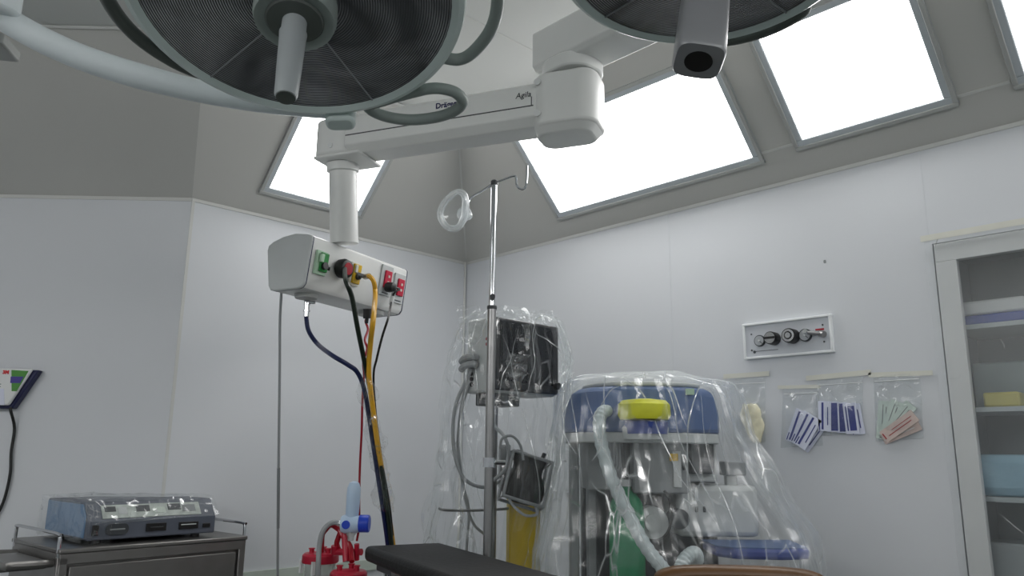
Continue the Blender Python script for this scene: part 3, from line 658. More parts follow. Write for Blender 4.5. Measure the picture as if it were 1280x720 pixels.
B = MB(Mypost); B.box((0, 0, 0.06 + (ytop - 0.06) / 2), (0.118, 0.075, ytop - 0.06)); build('yellow_column', B, yelpost, mon, bev=0.008)
B = MB(Mypost); B.box((0, 0.03, 0.055), (0.26, 0.3, 0.05)); cb_ = build('cart_base', B, dkgrey, mon, bev=0.015)
for sx in (-.1, .1):
    for sy in (-.09, .15):
        B = MB(Mypost); B.cyl((sx - .012, sy, 0.028), (sx + .012, sy, 0.028), 0.028, n=14); build('caster', B, blackrub, cb_)
B = MB(Mypost); B.box((0, -0.0, ytop + 0.02), (0.12, 0.09, 0.05)); B.box((-0.075, 0.0, ytop + .05), (0.04, 0.05, 0.16)); build('accessory_bracket', B, mdgrey, mon, bev=0.004)
for pts, r in (([(592, 455, 2.9), (583, 475, 2.88), (570, 505, 2.86), (566, 540, 2.86), (570, 575, 2.86), (582, 600, 2.87), (606, 609, 2.9), (628, 600, 2.9)], 0.007),
               ([(597, 470, 2.9), (583, 490, 2.9), (573, 540, 2.88), (576, 590, 2.88), (583, 630, 2.9), (592, 655, 2.92), (606, 668, 2.95)], 0.0055),
               ([(590, 462, 2.92), (578, 500, 2.93), (572, 560, 2.93), (580, 610, 2.94), (586, 640, 2.95), (583, 690, 2.96), (583, 760, 2.97)], 0.0055),
               ([(620, 510, 2.9), (617, 530, 2.86), (630, 545, 2.8), (636, 565, 2.8), (632, 585, 2.8), (622, 596, 2.82), (612, 604, 2.84)], 0.007)):
    B = MB(); B.tube(path(pts), r, n=8); build('cable_loop', B, greytube, mon)
B = MB(); B.tube(path([(548, 635, 2.9), (556, 637.5, 2.9), (590, 638, 2.9), (632, 636, 2.9), (640, 632, 2.92)]), 0.005, n=8); build('side_rod', B, steel, mon)
# dark cuff pouch hanging from the bracket
Mp = frame(D(657, 598, 2.80), az(78)) @ Matrix.Rotation(math.radians(16), 4, 'Y') @ Matrix.Rotation(math.radians(-14), 4, 'X')
pch = thing('cuff_pouch', 'black cuff pouch in a tilted grey wire basket in front of the yellow column', 'pouch', Mp)
B = MB(Mp)
rows = []
for j in range(9):
    z = -0.085 + 0.17 * j / 8; w = 0.065 + 0.012 * math.sin(j * 0.9); t = 0.022 + 0.014 * math.sin(math.pi * j / 8)
    rows.append([V((w * math.copysign(abs(math.cos(a)) ** .5, math.cos(a)) + .004 * math.sin(5 * a + j), t * math.copysign(abs(math.sin(a)) ** .7, math.sin(a)), z + .004 * math.sin(3 * a + j))) for a in (2 * math.pi * q / 28 for q in range(28))])
B.loft(rows); build('pouch_body', B, blackrub, pch, sharp=50)
B = MB(Mp)
for zz in (-0.092, 0.075): B.tube([V((-0.075, -0.036, zz)), V((0.078, -0.036, zz)), V((0.078, 0.036, zz)), V((-0.075, 0.036, zz))], 0.006, n=8, sub=1, closed=True)
for xx, yy in ((-0.075, -0.036), (0.078, -0.036), (-0.075, 0.036), (0.078, 0.036)): B.cyl((xx, yy, -0.092), (xx, yy, 0.075), 0.006, n=8)
build('wire_basket', B, mdgrey, pch)
B = MB(Mp); B.tube([V((0.05, -0.02, -0.088)), V((0.06, -0.03, -0.12)), V((0.02, -0.03, -0.135)), V((-0.03, -0.03, -0.115)), V((-0.05, -.02, -.09))], 0.005, n=8); build('cuff_tube', B, greytube, pch)
B = MB(Mp); B.cyl((0.045, 0, 0.08), (0.05, 0, 0.11), 0.008, n=10); build('cuff_plug', B, dark, pch)
B = MB(); B.tube(path([(625, 560, 2.76), (628, 548, 2.76), (640, 545, 2.77), (650, 556, 2.78), (654, 575, 2.78)]), 0.005, n=8)
build('hanging_strap', B, mdgrey, pch)
# clear cover over the monitor
def drape(name, M, levels, label, fold=0.02, nf=11, amp=0.016, sc=9, seed=0, n=120, sub=6, m=coverfilm, top=True, sq=3.2, nfold=26):
    B = MB(M); rings = []
    L = []
    for a, b in zip(levels, levels[1:]):
        for j in range(sub): L.append([x + (y - x) * j / sub for x, y in zip(a, b)])
    L.append(list(levels[-1]))
    if top:
        z, ax_, ay, ox, oy = levels[0]
        for s in (0.12, 0.35, 0.6, 0.8, 0.93): rings.append((z + 0.015 * (1 - s), ax_ * s, ay * s, ox, oy, 0.2))
    for k, l in enumerate(L): rings.append((l[0], l[1], l[2], l[3], l[4], min(1, 0.2 + k / (len(L) * 0.6))))
    ids = []
    for z, ax_, ay, ox, oy, g in rings:
        r = []
        for k in range(n):
            t = 2 * math.pi * k / n; c, s = math.cos(t), math.sin(t)
            rr = (abs(c) ** sq + abs(s) ** sq) ** (-1 / sq)
            fw_ = fold * g * (NZ.noise(V((c * nf * 0.5 + seed, s * nf * 0.5, z * 0.9 + seed))) + 0.6 * (1 - 2 * abs(NZ.noise(V((c * nf + seed, s * nf, z * 1.6))))))
            p = V((ox + (ax_ + fw_) * c * rr, oy + (ay + fw_) * s * rr, z))
            q = p * sc + V((seed, 0, seed))
            d = NZ.noise_vector(q) * amp * (1 - abs(NZ.noise(q * 2.1)))
            r.append(B.pt(p + d))
        ids.append(r)
    for a, b in zip(ids, ids[1:]):
        for k in range(n): B.face((a[k], a[(k + 1) % n], b[(k + 1) % n], b[k]))
    if top: B.face(ids[0][::-1])
    o = build(name, B, m, sharp=14); rnd = random.Random(seed)
    for q in range(nfold):
        i0 = rnd.uniform(3, len(ids) * 0.35); i1 = i0 + rnd.uniform(0.15, 0.6) * len(ids); k0 = rnd.uniform(0.45, 1.05) * n; k1 = k0 + rnd.uniform(-0.11, 0.11) * n
        i1 = min(i1, len(ids) - 2); pts = []
        for t in (x / 9 for x in range(10)):
            fi = i0 + (i1 - i0) * t; fk = k0 + (k1 - k0) * t; a = int(fi); b = int(fk); u, w = fi - a, fk - b
            g_ = lambda ii, kk: B.v[ids[ii][kk % n]]
            pts.append(g_(a, b) * (1-u) * (1-w) + g_(a+1, b) * u * (1-w) + g_(a, b+1) * (1-u) * w + g_(a+1, b+1) * u * w)
        Bf = MB(); rr_ = rnd.uniform(0.0008, 0.0022); Bf.tube(pts, lambda t: rr_ * (0.25 + math.sin(math.pi * min(1, max(0, t)))), n=5, sub=3)
        build('fold', Bf, foldfilm, o)
    return tag(o, label, 'plastic cover')
Mdr = frame(V((mo.x, mo.y, 0)) + az(46.5) * (MWd / 2) + az(-43.5) * 0.08, az(46.5))
zt_ = mo.z
mcov = drape('plastic_cover', Mdr, [(zt_ + 0.03, 0.15, 0.12, -0.01, 0.0), (zt_ + 0.0, 0.19, 0.14, 0.0, 0.0), (zt_ - 0.12, 0.23, 0.17, 0.02, 0.02), (zt_ - 0.32, 0.24, 0.18, 0.02, 0.02), (zt_ - 0.6, 0.21, 0.23, -0.01, 0.0), (zt_ - 0.85, 0.22, 0.22, -0.02, 0.02), (zt_ - 1.15, 0.22, 0.20, -0.01, 0.05)],
      'crumpled clear plastic cover draped over the patient monitor and its cables', fold=0.05, nf=8, amp=0.03, sc=8, seed=5, nfold=18)
def crum(u0, v0, u1, v1, d):
    return lambda a, b: D(u0 + (u1 - u0) * a + 10 * (b - .5) * math.sin(a * 6), v0 + (v1 - v0) * b, d)
for q_, (u0, v0, u1, v1, d, nu, nv) in enumerate(((633, 442, 660, 470, 2.74, 14, 14), (643, 468, 652, 500, 2.74, 6, 16), (626, 388, 690, 400, 2.78, 26, 6), (572, 380, 600, 430, 2.76, 14, 20), (655, 405, 662, 432, 2.76, 5, 14))):
    B = MB(); crumple(B, crum(u0, v0, u1, v1, d), nu, nv, 0.014, 34, q_ + 2); build('crumple', B, crumfilm, mcov, sharp=5)
# ------------------------------------------------------------------ anaesthesia machine
MD = 2.7
mz = lambda v: 1.2 + (568 - v) / F * MD                            # rough height of a pixel row at the machine
mxx = lambda u: (u - 820) / F * MD
ao = D(820, 560, MD); Mz = frame(V((ao.x, ao.y, 0)), az(88) if False else az(89))
am = thing('anaesthesia_machine', 'anaesthesia machine with blue top and blue work tray under a clear plastic cover', 'anaesthesia machine', Mz)
def part(name, c, d, m, parent=am, bev=0.006, R=None):
    B = MB(Mz); B.box(c, d, R); return build(name, B, m, parent, bev=bev)
def rng(u0, u1, v0, v1, y0, y1): return ((mxx((u0 + u1) / 2), (y0 + y1) / 2, (mz(v0) + mz(v1)) / 2), (mxx(u1) - mxx(u0), y1 - y0, mz(v0) - mz(v1)))
# top fascia with a bowed, bevelled front
x0, x1, zt1, zb1 = mxx(716), mxx(916), mz(482), mz(540)
plan = [(x0, 0.42), (x0 - 0.02, 0.16), (x0 + 0.03, 0.03), (x0 + 0.10, -0.03), (0.0, -0.05), (x1 - 0.13, -0.03), (x1 - 0.04, 0.03), (x1, 0.15), (x1 - 0.01, 0.42)]
B = MB(Mz); B.loft([[V((x, y, zb1)) for x, y in plan], [V((x, y, zb1 + 0.07)) for x, y in plan], [V((x * (0.90 if x < 0 else 0.94), y, zt1 - 0.02)) for x, y in plan], [V((x * (0.80 if x < 0 else 0.80), y + 0.01, zt1)) for x, y in plan]]); fas = build('blue_top', B, blueplate, am, bev=0.014, seg=3)
B = MB(Mz); B.ext([V((x * 0.76, y + 0.012, zt1)) for x, y in plan], (0, 0, 0.016)); build('top_tray', B, ltgrey, am, bev=0.006)
B = MB(Mz); B.ext([V((x * 0.99, y + 0.004, zb1 - 0.035)) for x, y in plan], (0, 0, 0.035)); build('lower_trim', B, ltgrey, am, bev=0.004)
part('label', (mxx(862), -0.036, mz(489)), (0.03, 0.008, 0.022), greenl, fas, 0.001)
part('label', (mxx(893), 0.055, mz(496)), (0.02, 0.03, 0.03), greenl, fas, 0.001)
c, d = rng(792, 862, 540, 614, 0.02, 0.30); blk = part('vaporiser_block', c, d, mdgrey)
c, d = rng(842, 852, 562, 606, 0.012, 0.03); part('scale_plate', c, d, ltgrey, blk, 0.001)
c, d = rng(838, 848, 565, 574, 0.008, 0.022); part('warning_label', c, d, yellow, blk, 0.001)
c, d = rng(854, 857, 566, 585, 0.010, 0.022); part('level_glass', c, d, dark, blk, 0.001)
B = MB(Mz); B.rev([(0.082, -0.034), (0.09, -0.02), (0.088, 0.016), (0.075, 0.03), (0.03, 0.036)], (mxx(800), -0.09, mz(513)), n=36); build('yellow_dial', B, yelbag, am)
B = MB(Mz); B.rev([(0.07, -0.06), (0.075, -0.02)], (mxx(803), -0.08, mz(521)), n=30); build('dial_collar', B, bluetray, am)
B = MB(Mz); B.rev([(0.075, -0.05), (0.08, -0.01), (0.07, 0.0)], (mxx(803), -0.06, mz(531)), n=30); build('dial_base', B, ltgrey, am)
part('yellow_tag', (mxx(852), 0.01, mz(528)), (0.06, 0.03, 0.022), yellow, am, 0.003)
part('gauge_block', (mxx(838), 0.04, mz(545)), (0.05, 0.08, 0.03), chrome, am, 0.006)
c, d = rng(868, 899, 527, 590, 0.06, 0.12); part('bellows_window', c, d, dkgrey)
c, d = rng(862, 906, 520, 600, 0.10, 0.30); part('bellows_housing', c, d, ltgrey)
c, d = rng(738, 792, 540, 612, 0.12, 0.32); part('side_housing', c, d, mdgrey)
c, d = rng(784, 792, 545, 612, 0.08, 0.12); part('side_slot', c, d, dkgrey)
c, d = rng(852, 958, 604, 668, 0.10, 0.34); lb = part('absorber_housing', c, d, ltgrey, bev=0.02)
for u in (877, 887): part('screw_slot', (mxx(u), 0.098, mz(634)), (0.009, 0.008, 0.02), dkgrey, lb, 0.001)
c, d = rng(918, 946, 574, 592, 0.12, 0.2); part('clip_box', c, d, mdgrey)
c, d = rng(922, 936, 590, 612, 0.14, 0.18); part('clip_arm', c, d, ltgrey)
for u in (725, 748, 780):
    c, d = rng(u - 6, u + 6, 545, 950, 0.2, 0.26); part('frame_post', (c[0], c[1], (mz(545) + 0.08) / 2), (d[0], d[1], mz(545) - 0.08), mdgrey)
part('back_panel', (0.03, 0.33, (mz(545) + 0.1) / 2), (0.52, 0.05, mz(545) - 0.1), dkgrey)
B = MB(Mz); B.rev([(0.058, 0.25), (0.062, 0.28), (0.062, mz(640)), (0.056, mz(626)), (0.035, mz(614)), (0.018, mz(610)), (0.018, mz(600))], (mxx(785), 0.06, 0), n=28); oc = build('oxygen_cylinder', B, greencyl, am)
part('cylinder_shelf', (mxx(785), 0.11, 0.235), (0.16, 0.3, 0.03), mdgrey)
B = MB(Mz); B.cyl((mxx(785), 0.06, mz(606)), (mxx(785), 0.06, mz(598)), 0.025, n=12); build('cylinder_valve', B, ltgrey, oc)
B = MB(Mz); B.cyl((mxx(818), 0.14, mz(650)), (mxx(818), 0.06, mz(650)), 0.055, n=28); B.cyl((mxx(818), 0.06, mz(650)), (mxx(818), 0.045, mz(650)), 0.03, n=24); build('absorber_canister', B, ltgrey, am)
B = MB(Mz); B.cyl((mxx(851), 0.12, mz(645)), (mxx(851), 0.05, mz(645)), 0.035, n=24); build('flow_valve', B, dkgrey, am)
B = MB(Mz); B.tube([V((mxx(u), 0.02, mz(v))) for u, v in ((830, 610), (837, 622), (838, 645), (832, 662), (822, 670))], 0.005, n=8); build('black_hose', B, blackrub, am)
# blue work tray and white drawers
tr = [(mxx(884), 0.12), (mxx(884), -0.06), (mxx(900), -0.12), (mxx(955), -0.14), (mxx(990), -0.11), (mxx(1000), 0.14)]
B = MB(Mz); B.ext([V((x, y, mz(689) + 0.012)) for x, y in tr], (0, 0, 0.036)); build('work_tray', B, bluetray, am, bev=0.012, seg=3)
B = MB(Mz); B.ext([V((x * 0.985, y * 0.96, mz(689) + 0.046)) for x, y in tr], (0, 0, 0.004)); build('tray_top', B, blueplate, am)
part('drawer_unit', (mxx(938), 0.06, 0.42), (0.32, 0.36, 0.66), dkgrey, am)
for k in range(3):
    dr = part('drawer', (mxx(950), -0.13, 0.64 - 0.21 * k), (0.24, 0.03, 0.19), white); part('drawer_pull', (mxx(950), -0.15, 0.68 - 0.21 * k), (0.12, 0.02, 0.015), mdgrey, dr, 0.003)
part('base', (0.06, 0.10, 0.13), (0.80, 0.5, 0.07), ltgrey, am, 0.02)
for sx in (-0.28, 0.42):
    for sy in (-0.1, 0.3):
        B = MB(Mz); B.cyl((sx - .015, sy, 0.05), (sx + .015, sy, 0.05), 0.05, n=16); build('caster', B, blackrub, am)
# corrugated breathing hose
hp = smooth([V((mxx(u), y, mz(v))) for u, v, y in ((770, 520, .05), (756, 514, -.03), (747, 524, -.06), (747, 550, -.08), (757, 590, -.09), (775, 630, -.10), (794, 668, -.12), (812, 692, -.14), (824, 704, -.15), (832, 696, -.15), (840, 684, -.14), (852, 678, -.12), (859, 686, -.08), (860, 700, -.02))], 14)
B = MB(Mz); nn = len(hp)
B.tube(hp, lambda t: 0.0225 + 0.0016 * math.sin(t * nn * 1.6), n=12, sub=1); build('breathing_hose', B, tubecl, am)
for k in range(3):
    B = MB(Mz); B.tube([V((mxx(u + 4 * k), -0.02 + 0.01 * k, mz(v + 3 * k))) for u, v in ((762, 522), (757, 545), (760, 575), (765, 578), (766, 550), (764, 526))], 0.004, n=6); build('sample_line', B, greytube, am)
Mdz = Mz
drape('plastic_cover', Mdz, [(mz(464), .17, .2, -.02, .17), (mz(476), 0.295, 0.29, -0.01, 0.17), (mz(492), 0.315, 0.30, -0.005, 0.165), (mz(540), 0.335, 0.31, 0.0, 0.155), (mz(600), 0.38, 0.33, 0.025, 0.125), (mz(660), 0.445, 0.35, 0.055, 0.085), (mz(690), 0.465, 0.36, 0.06, 0.08), (mz(760), 0.47, 0.37, 0.06, 0.08)],
      'large clear plastic cover draped over the anaesthesia machine', fold=0.035, nf=9, amp=0.022, sc=6, seed=11, n=150, sub=7, sq=4.2, m=machfilm)
('', [(mz(470), mxx(868) * 0 + 0.20, 0.22, 0.0, 0.17), (mz(478), 0.285, 0.27, 0.0, 0.16), (mz(520), 0.34, 0.30, -0.01, 0.15), (mz(590), 0.42, 0.32, 0.03, 0.12), (mz(660), 0.50, 0.36, 0.06, 0.08), (mz(692), 0.525, 0.40, 0.06, 0.06), (mz(760), 0.53, 0.42, 0.06, 0.05)],
      'large clear plastic cover draped over the anaesthesia machine', 0)
# ------------------------------------------------------------------ brown padded chair
co = D(925, 707, 2.18); Mch = frame(V((co.x, co.y, 0)), az(92)); cz = co.z
chair = thing('chair', 'chair with a brown padded vinyl back, its top edge just showing below the anaesthesia machine', 'chair', Mch)
cw = 0.245
arc_ = [V((-cw, 0, cz - 0.11)), V((-cw, 0, cz - 0.035)), V((-cw + 0.04, 0, cz - 0.008)), V((-cw + 0.12, 0, cz + 0.0)), V((0, 0, cz + 0.001)), V((cw - 0.12, 0, cz - 0.002)), V((cw - 0.04, 0, cz - 0.012)), V((cw, 0, cz - 0.04)), V((cw, 0, cz - 0.11))]
ol = smooth(arc_, 4) + [V((cw * 0.94, 0, cz - 0.30)), V((-cw * 0.94, 0, cz - 0.30))]
B = MB(Mch); B.ext([p + V((0, -0.03, 0)) for p in ol], (0, 0.06, 0)); build('backrest', B, brown, chair, bev=0.022, seg=4)
B = MB(Mch); B.rbox((0, -0.25, 0.46), (0.46, 0.44, 0.07), 0.06); build('seat', B, brown, chair, bev=0.02, seg=3)
for sx in (-0.2, 0.2):
    B = MB(Mch); B.tube([V((sx, 0.03, 0.0)), V((sx, 0.02, 0.44)), V((sx, 0.035, cz - 0.12))], 0.013, n=10); build('leg', B, chrome, chair)
    B = MB(Mch); B.cyl((sx, -0.43, 0.0), (sx, -0.42, 0.44), 0.013, n=10); build('leg', B, chrome, chair)
# ------------------------------------------------------------------ stainless trolley and wrapped generator
TZ = 0.85
to = Z(76, 687, TZ); tx = az(42); ty = az(-48); TLn = along(to, tx, 308); TD = min(0.6, along(to, ty, 17))
Mtr = frame(to, tx); zb = -TZ
tro = thing('steel_trolley', 'stainless steel instrument trolley with side rails in the bottom left corner', 'trolley', at(to + tx * TLn / 2 + ty * TD / 2, 0))
def tp(name, c, d, m=brushed, parent=tro, bev=0.004):
    B = MB(Mtr); B.box(c, d); return build(name, B, m, parent, bev=bev)
tp('top', (TLn / 2, TD / 2, -0.008), (TLn + 0.01, TD + 0.01, 0.016))
tp('body', (TLn / 2, TD / 2 + 0.012, -0.38), (TLn, TD - 0.02, 0.73))
dt = 0.028
for c, d in (((TLn / 2, 0.006, -0.035), (TLn, 0.012, 0.036)), ((0.014, 0.006, -0.38), (0.028, 0.012, 0.70)), ((TLn - 0.014, 0.006, -0.38), (0.028, 0.012, 0.70))): tp('front_frame', c, d, bev=0.002)
dr = tp('drawer', (TLn / 2, 0.012, -0.155), (TLn - 0.075, 0.014, 0.185), bev=0.003)
B = MB(Mtr); B.tube([V((TLn / 2 - 0.06, 0.006, -0.15)), V((TLn / 2 - 0.06, -0.02, -0.15)), V((TLn / 2 + 0.06, -0.02, -0.15)), V((TLn / 2 + 0.06, 0.006, -0.15))], 0.005, sub=1); build('drawer_handle', B, chrome, dr)
tp('drawer', (TLn / 2, 0.012, -0.36), (TLn - 0.075, 0.014, 0.185)); tp('drawer', (TLn / 2, 0.012, -0.565), (TLn - 0.075, 0.014, 0.185))
for x0_, yy in ((0.0, None), (TLn, None)):
    B = MB(Mtr); s = x0_; B.tube([V((s, 0.02, -0.03)), V((s, 0.02, 0.03)), V((s, 0.026, 0.043)), V((s, 0.05, 0.05)), V((s, TD - 0.05, 0.05)), V((s, TD - 0.026, 0.043)), V((s, TD - 0.02, 0.03)), V((s, TD - 0.02, -0.03))], 0.0065, sub=2); build('side_rail', B, chrome, tro)
tp('side_shelf', (-0.105, TD / 2 - 0.04, -0.055), (0.19, TD - 0.2, 0.03), bev=0.012)
B = MB(Mtr); B.tube([V((-0.005, 0.05, -0.05)), V((-0.14, 0.03, -0.045)), V((-0.16, 0.06, -0.045)), V((-0.16, TD - 0.1, -0.045)), V((-0.14, TD - .07, -0.045)), V((-0.005, TD - 0.08, -0.05))], 0.014, n=10, sub=4); build('push_handle', B, brushed, tro)
for sx in (0.04, TLn - 0.04):
    for sy in (0.05, TD - 0.05):
        B = MB(Mtr); B.cyl((sx - .012, sy, zb + 0.045), (sx + .012, sy, zb + 0.045), 0.045, n=16); B.cyl((sx, sy, zb + 0.045), (sx, sy, zb + 0.12), 0.012, n=10); build('caster', B, blackrub, tro)
go = Z(108, 677.5, TZ + 0.014); Mg = frame(go - UP * 0.012, tx); GL = along(go, tx, 268); gty = az(-48)
gen = thing('surgical_generator', 'grey electrosurgical generator with front sockets, wrapped in plastic on the steel trolley', 'generator', Mg)
h0, h1_, gd = 0.082, 0.150, min(0.45, along(go, az(-48), 38))
sec = [(0, 0.014), (0, h0), (0.055, h1_), (gd, h1_ + 0.0), (gd, 0.014)]
B = MB(Mg); B.ext([V((0, y, z)) for y, z in sec], (GL, 0, 0)); gb = build('housing', B, esug, gen, bev=0.006)
B = MB(Mg); B.ext([V((-0.004, y, z)) for y, z in [(0.03, 0.022), (0.03, h0 + 0.02), (0.065, h1_ - 0.008), (gd - 0.01, h1_ - 0.008), (gd - 0.01, 0.022)]], (0.006, 0, 0)); build('side_panel', B, esub, gen, bev=0.003)
for sx in (0.05, GL - 0.06):
    for sy in (0.05, gd - 0.05):
        B = MB(Mg); B.cyl((sx, sy, 0.0), (sx, sy, 0.016), 0.018, n=14); build('foot', B, dark, gen)
ux = lambda u: along(go, tx, u)
def gs(name, u0, u1, z0, z1, m, parent, o=0.006, rr=None):
    B = MB(Mg); xa, xb = ux(u0), ux(u1)
    if rr: B.ext([V(((xa + xb) / 2 + a, -o, (z0 + z1) / 2 + b)) for a, b in rrect(xb - xa, z1 - z0, rr)], (0, o + 0.002, 0))
    else: B.box(((xa + xb) / 2, -o / 2, (z0 + z1) / 2), (xb - xa, o + 0.002, z1 - z0))
    return build(name, B, m, parent, bev=0.0015)
s = gs('socket', 130, 159, 0.030, 0.072, dkgrey, gen, rr=0.018); gs('socket_slot', 135, 154, 0.048, 0.054, mdgrey, s, 0.008)
s = gs('socket', 181, 206, 0.036, 0.066, dark, gen); gs('socket_slot', 185, 202, 0.049, 0.053, dkgrey, s, 0.008)
s = gs('socket', 222, 246, 0.036, 0.064, dark, gen); gs('socket_slot', 224, 243, 0.052, 0.056, ltgrey, s, 0.008)
gs('socket', 252, 261, 0.038, 0.054, dark, gen); gs('power_switch', 113, 121, 0.032, 0.07, dark, gen)
sv = V((0, 0.055, h1_ - h0)).normalized(); snn = V((0, -(h1_ - h0), 0.055)).normalized()
def sp(name, u0, u1, a, b, m, parent, o=0.003):
    B = MB(Mg); xa, xb = ux(u0), ux(u1); base_ = V((0, 0, h0)); Ls = V((0, 0.055, h1_ - h0)).length
    q = [base_ + sv * (Ls * t) + V((x, 0, 0)) for x, t in ((xa, a), (xb, a), (xb, b), (xa, b))]
    B.ext(q, snn * o); return build(name, B, m, parent)
pn = sp('display_panel', 126, 250, 0.12, 0.80, labelg, gen)
for u0, u1, a, b, m in ((130, 144, .45, .7, dkgrey), (170, 187, .4, .72, dkgrey), (210, 226, .42, .74, dkgrey), (192, 206, .3, .6, palegrn), (228, 244, .3, .66, mdgrey), (147, 158, .3, .66, ltgrey)): sp('display', u0, u1, a, b, m, pn, 0.0045)
def gcov(s, t):
    # wraps the generator from the front-left over the top, hanging down the left end
    a = s * 5.0
    ring = [V((0, -0.012, 0.0)), V((0, -0.012, h0 + .004)), V((0, 0.048, h1_ + 0.012)), V((0, gd + 0.01, h1_ + 0.014)), V((0, gd + 0.014, 0.07)), V((0, gd + 0.014, 0.0))]
    i = min(int(a), 4); p = ring[i].lerp(ring[i + 1], a - i)
    x = -0.018 + (GL + 0.026) * t
    if i == 0: x = -0.018 + 0.10 * t
    return Mg @ (p + V((x, 0, 0)))
B = MB(); crumple(B, gcov, 50, 60, 0.010, 18, 2)
def gside(s, t):
    y = -0.01 + (gd + 0.02) * s; zz = (0.01 + (h1_ + 0.004 - .01) * t)
    if y < 0.05: zz = min(zz, h0 + 0.012 + max(0, y) * 1.25)
    return Mg @ V((-0.022 - 0.012 * math.sin(9 * s) * (1 - t), y, zz))
crumple(B, gside, 30, 20, 0.012, 20, 7)
tag(build('plastic_cover', B, wrapfilm, sharp=16), 'clear plastic sheet wrapped over the top and left end of the grey generator', 'plastic cover')
# ------------------------------------------------------------------ device on the left wall
wl = (foot[1] - foot[2]).normalized(); wn = inward(1)
wo = PL(3, 487, wn, wn.dot(foot[1])); 
Mw = Matrix((wl, UP.cross(wl), UP)).transposed().to_4x4(); Mw.translation = wo
sgnw = 1 if (Mw.to_3x3() @ V((0, -1, 0))).dot(wn) > 0 else -1
wd = thing('wall_device', 'white, green and navy wall device with a black lead on the left wall', 'wall device', Mw)
kk = (wo - E0).dot(CF) / 960
def trap(a, b, zt0, zb0): return [(-a, zt0), (a, zt0), (b, zb0), (-b, zb0)]
def wdev(name, poly, y0, y1, m, parent, bev=0.0):
    B = MB(Mw); B.ext([V((x * kk, -sgnw * y0, z * kk)) for x, z in poly], (0, -sgnw * (y1 - y0), 0)); return build(name, B, m, parent, bev=bev)
wb = wdev('navy_body', trap(48, 22, 24, -24), 0.0, 0.04, mat('device_navy', (30, 34, 74), 0.4), wd, 0.006)
wf_ = wdev('front_shell', trap(43, 20, 25, -20), 0.04, 0.058, white, wd, 0.006)
wdev('green_label', [(18, 23), (39, 22), (28, -3), (22, -3)], 0.058, 0.0592, mat('device_green', (70, 140, 50), 0.5), wf_)
wdev('purple_label', [(18.5, 15), (34, 15), (31, 7), (19, 7)], 0.0592, 0.0602, mat('device_purple', (60, 50, 140), 0.5), wf_)
wdev('paper_label', [(-18, 0), (12, 0), (16, -20), (-18, -20)], 0.058, 0.0592, paper, wf_)
for z in (6, 3): wdev('print_line', [(-6, z), (8, z), (8, z - 1), (-6, z - 1)], 0.058, 0.0592, mdgrey, wf_)
text('3M', 6.0 * kk, facing(Mw @ V((11.5 * kk, -sgnw * 0.0585, 20 * kk)), wl, wn), mat('logo_red', (200, 20, 30), 0.5), wf_, bold=0.0012)
B = MB(); B.tube([Mw @ V((20 * kk, -sgnw * 0.03, -23 * kk)), Mw @ V((21 * kk, -sgnw * 0.04, -26 * kk))] + [PL(u, v, wn, wn.dot(foot[1]) + 0.012) for u, v in ((18, 535), (14, 565), (13, 590), (8, 615), (1, 635), (-12, 660))] + [PL(-30, 720, wn, wn.dot(foot[1]) + 0.012)], 0.006, n=8); build('power_lead', B, blackrub, wd)
# ------------------------------------------------------------------ suction set
sd = 3.02
so = D(402, 700, sd); so.z = 0
st = thing('suction_stand', 'low steel stand carrying the two suction canisters', 'stand', at(so))
sz = 0.575
B = MB(at(so)); B.rbox((0.03, 0.03, sz - 0.01), (0.36, 0.34, 0.02), 0.04); build('tray', B, steel, st, bev=0.004)
B = MB(at(so)); B.cyl((0.03, 0.03, 0.05), (0.03, 0.03, sz - 0.02), 0.02); build('post', B, steel, st)
B = MB(at(so)); B.rbox((0.03, 0.03, 0.03), (0.4, 0.4, 0.06), 0.06); build('base', B, dkgrey, st, bev=0.01)
def canister(u, vtop, d, r, label):
    c = D(u, vtop, d); ztop = c.z; o = V((c.x, c.y, sz))
    t = thing('suction_canister', label, 'suction canister', at(o), 'suction canisters with red lids')
    h = ztop - sz
    B = MB(at(o)); B.rev([(r * 0.86, 0), (r * 0.9, 0.004), (r, h - 0.035), (r, h - 0.03)], n=32); build('jar', B, cliptm, t)
    B = MB(at(o)); B.rev([(r * 1.16, h - 0.036), (r * 1.2, h - 0.03), (r * 1.18, h - 0.008), (r * 1.05, h), (r * 0.3, h + 0.004)], n=36); ld = build('lid', B, redm, t)
    for a in (0.4, 2.3, 4.4):
        B = MB(at(o)); p = V((math.cos(a) * r * .6, math.sin(a) * r * .6, h)); B.rev([(0.010, 0), (0.010, 0.016), (0.013, 0.0165), (0.013, 0.02)], p, n=12); build('port', B, redm, ld)
    for a in (-0.9, -2.2): 
        B = MB(at(o)); p = V((math.cos(a) * r * 1.2, math.sin(a) * r * 1.2, h - 0.05)); B.box(p, (0.012, 0.012, 0.05)); build('clip', B, white, ld)
    return t, V((o.x, o.y, ztop))
_, l1 = canister(401, 691, 3.04, 0.060, 'larger suction canister with a flat red lid under the grey suction hose')
_, l2 = canister(436, 713, 2.86, 0.058, 'lower suction canister with a red lid beside the black table pad end')
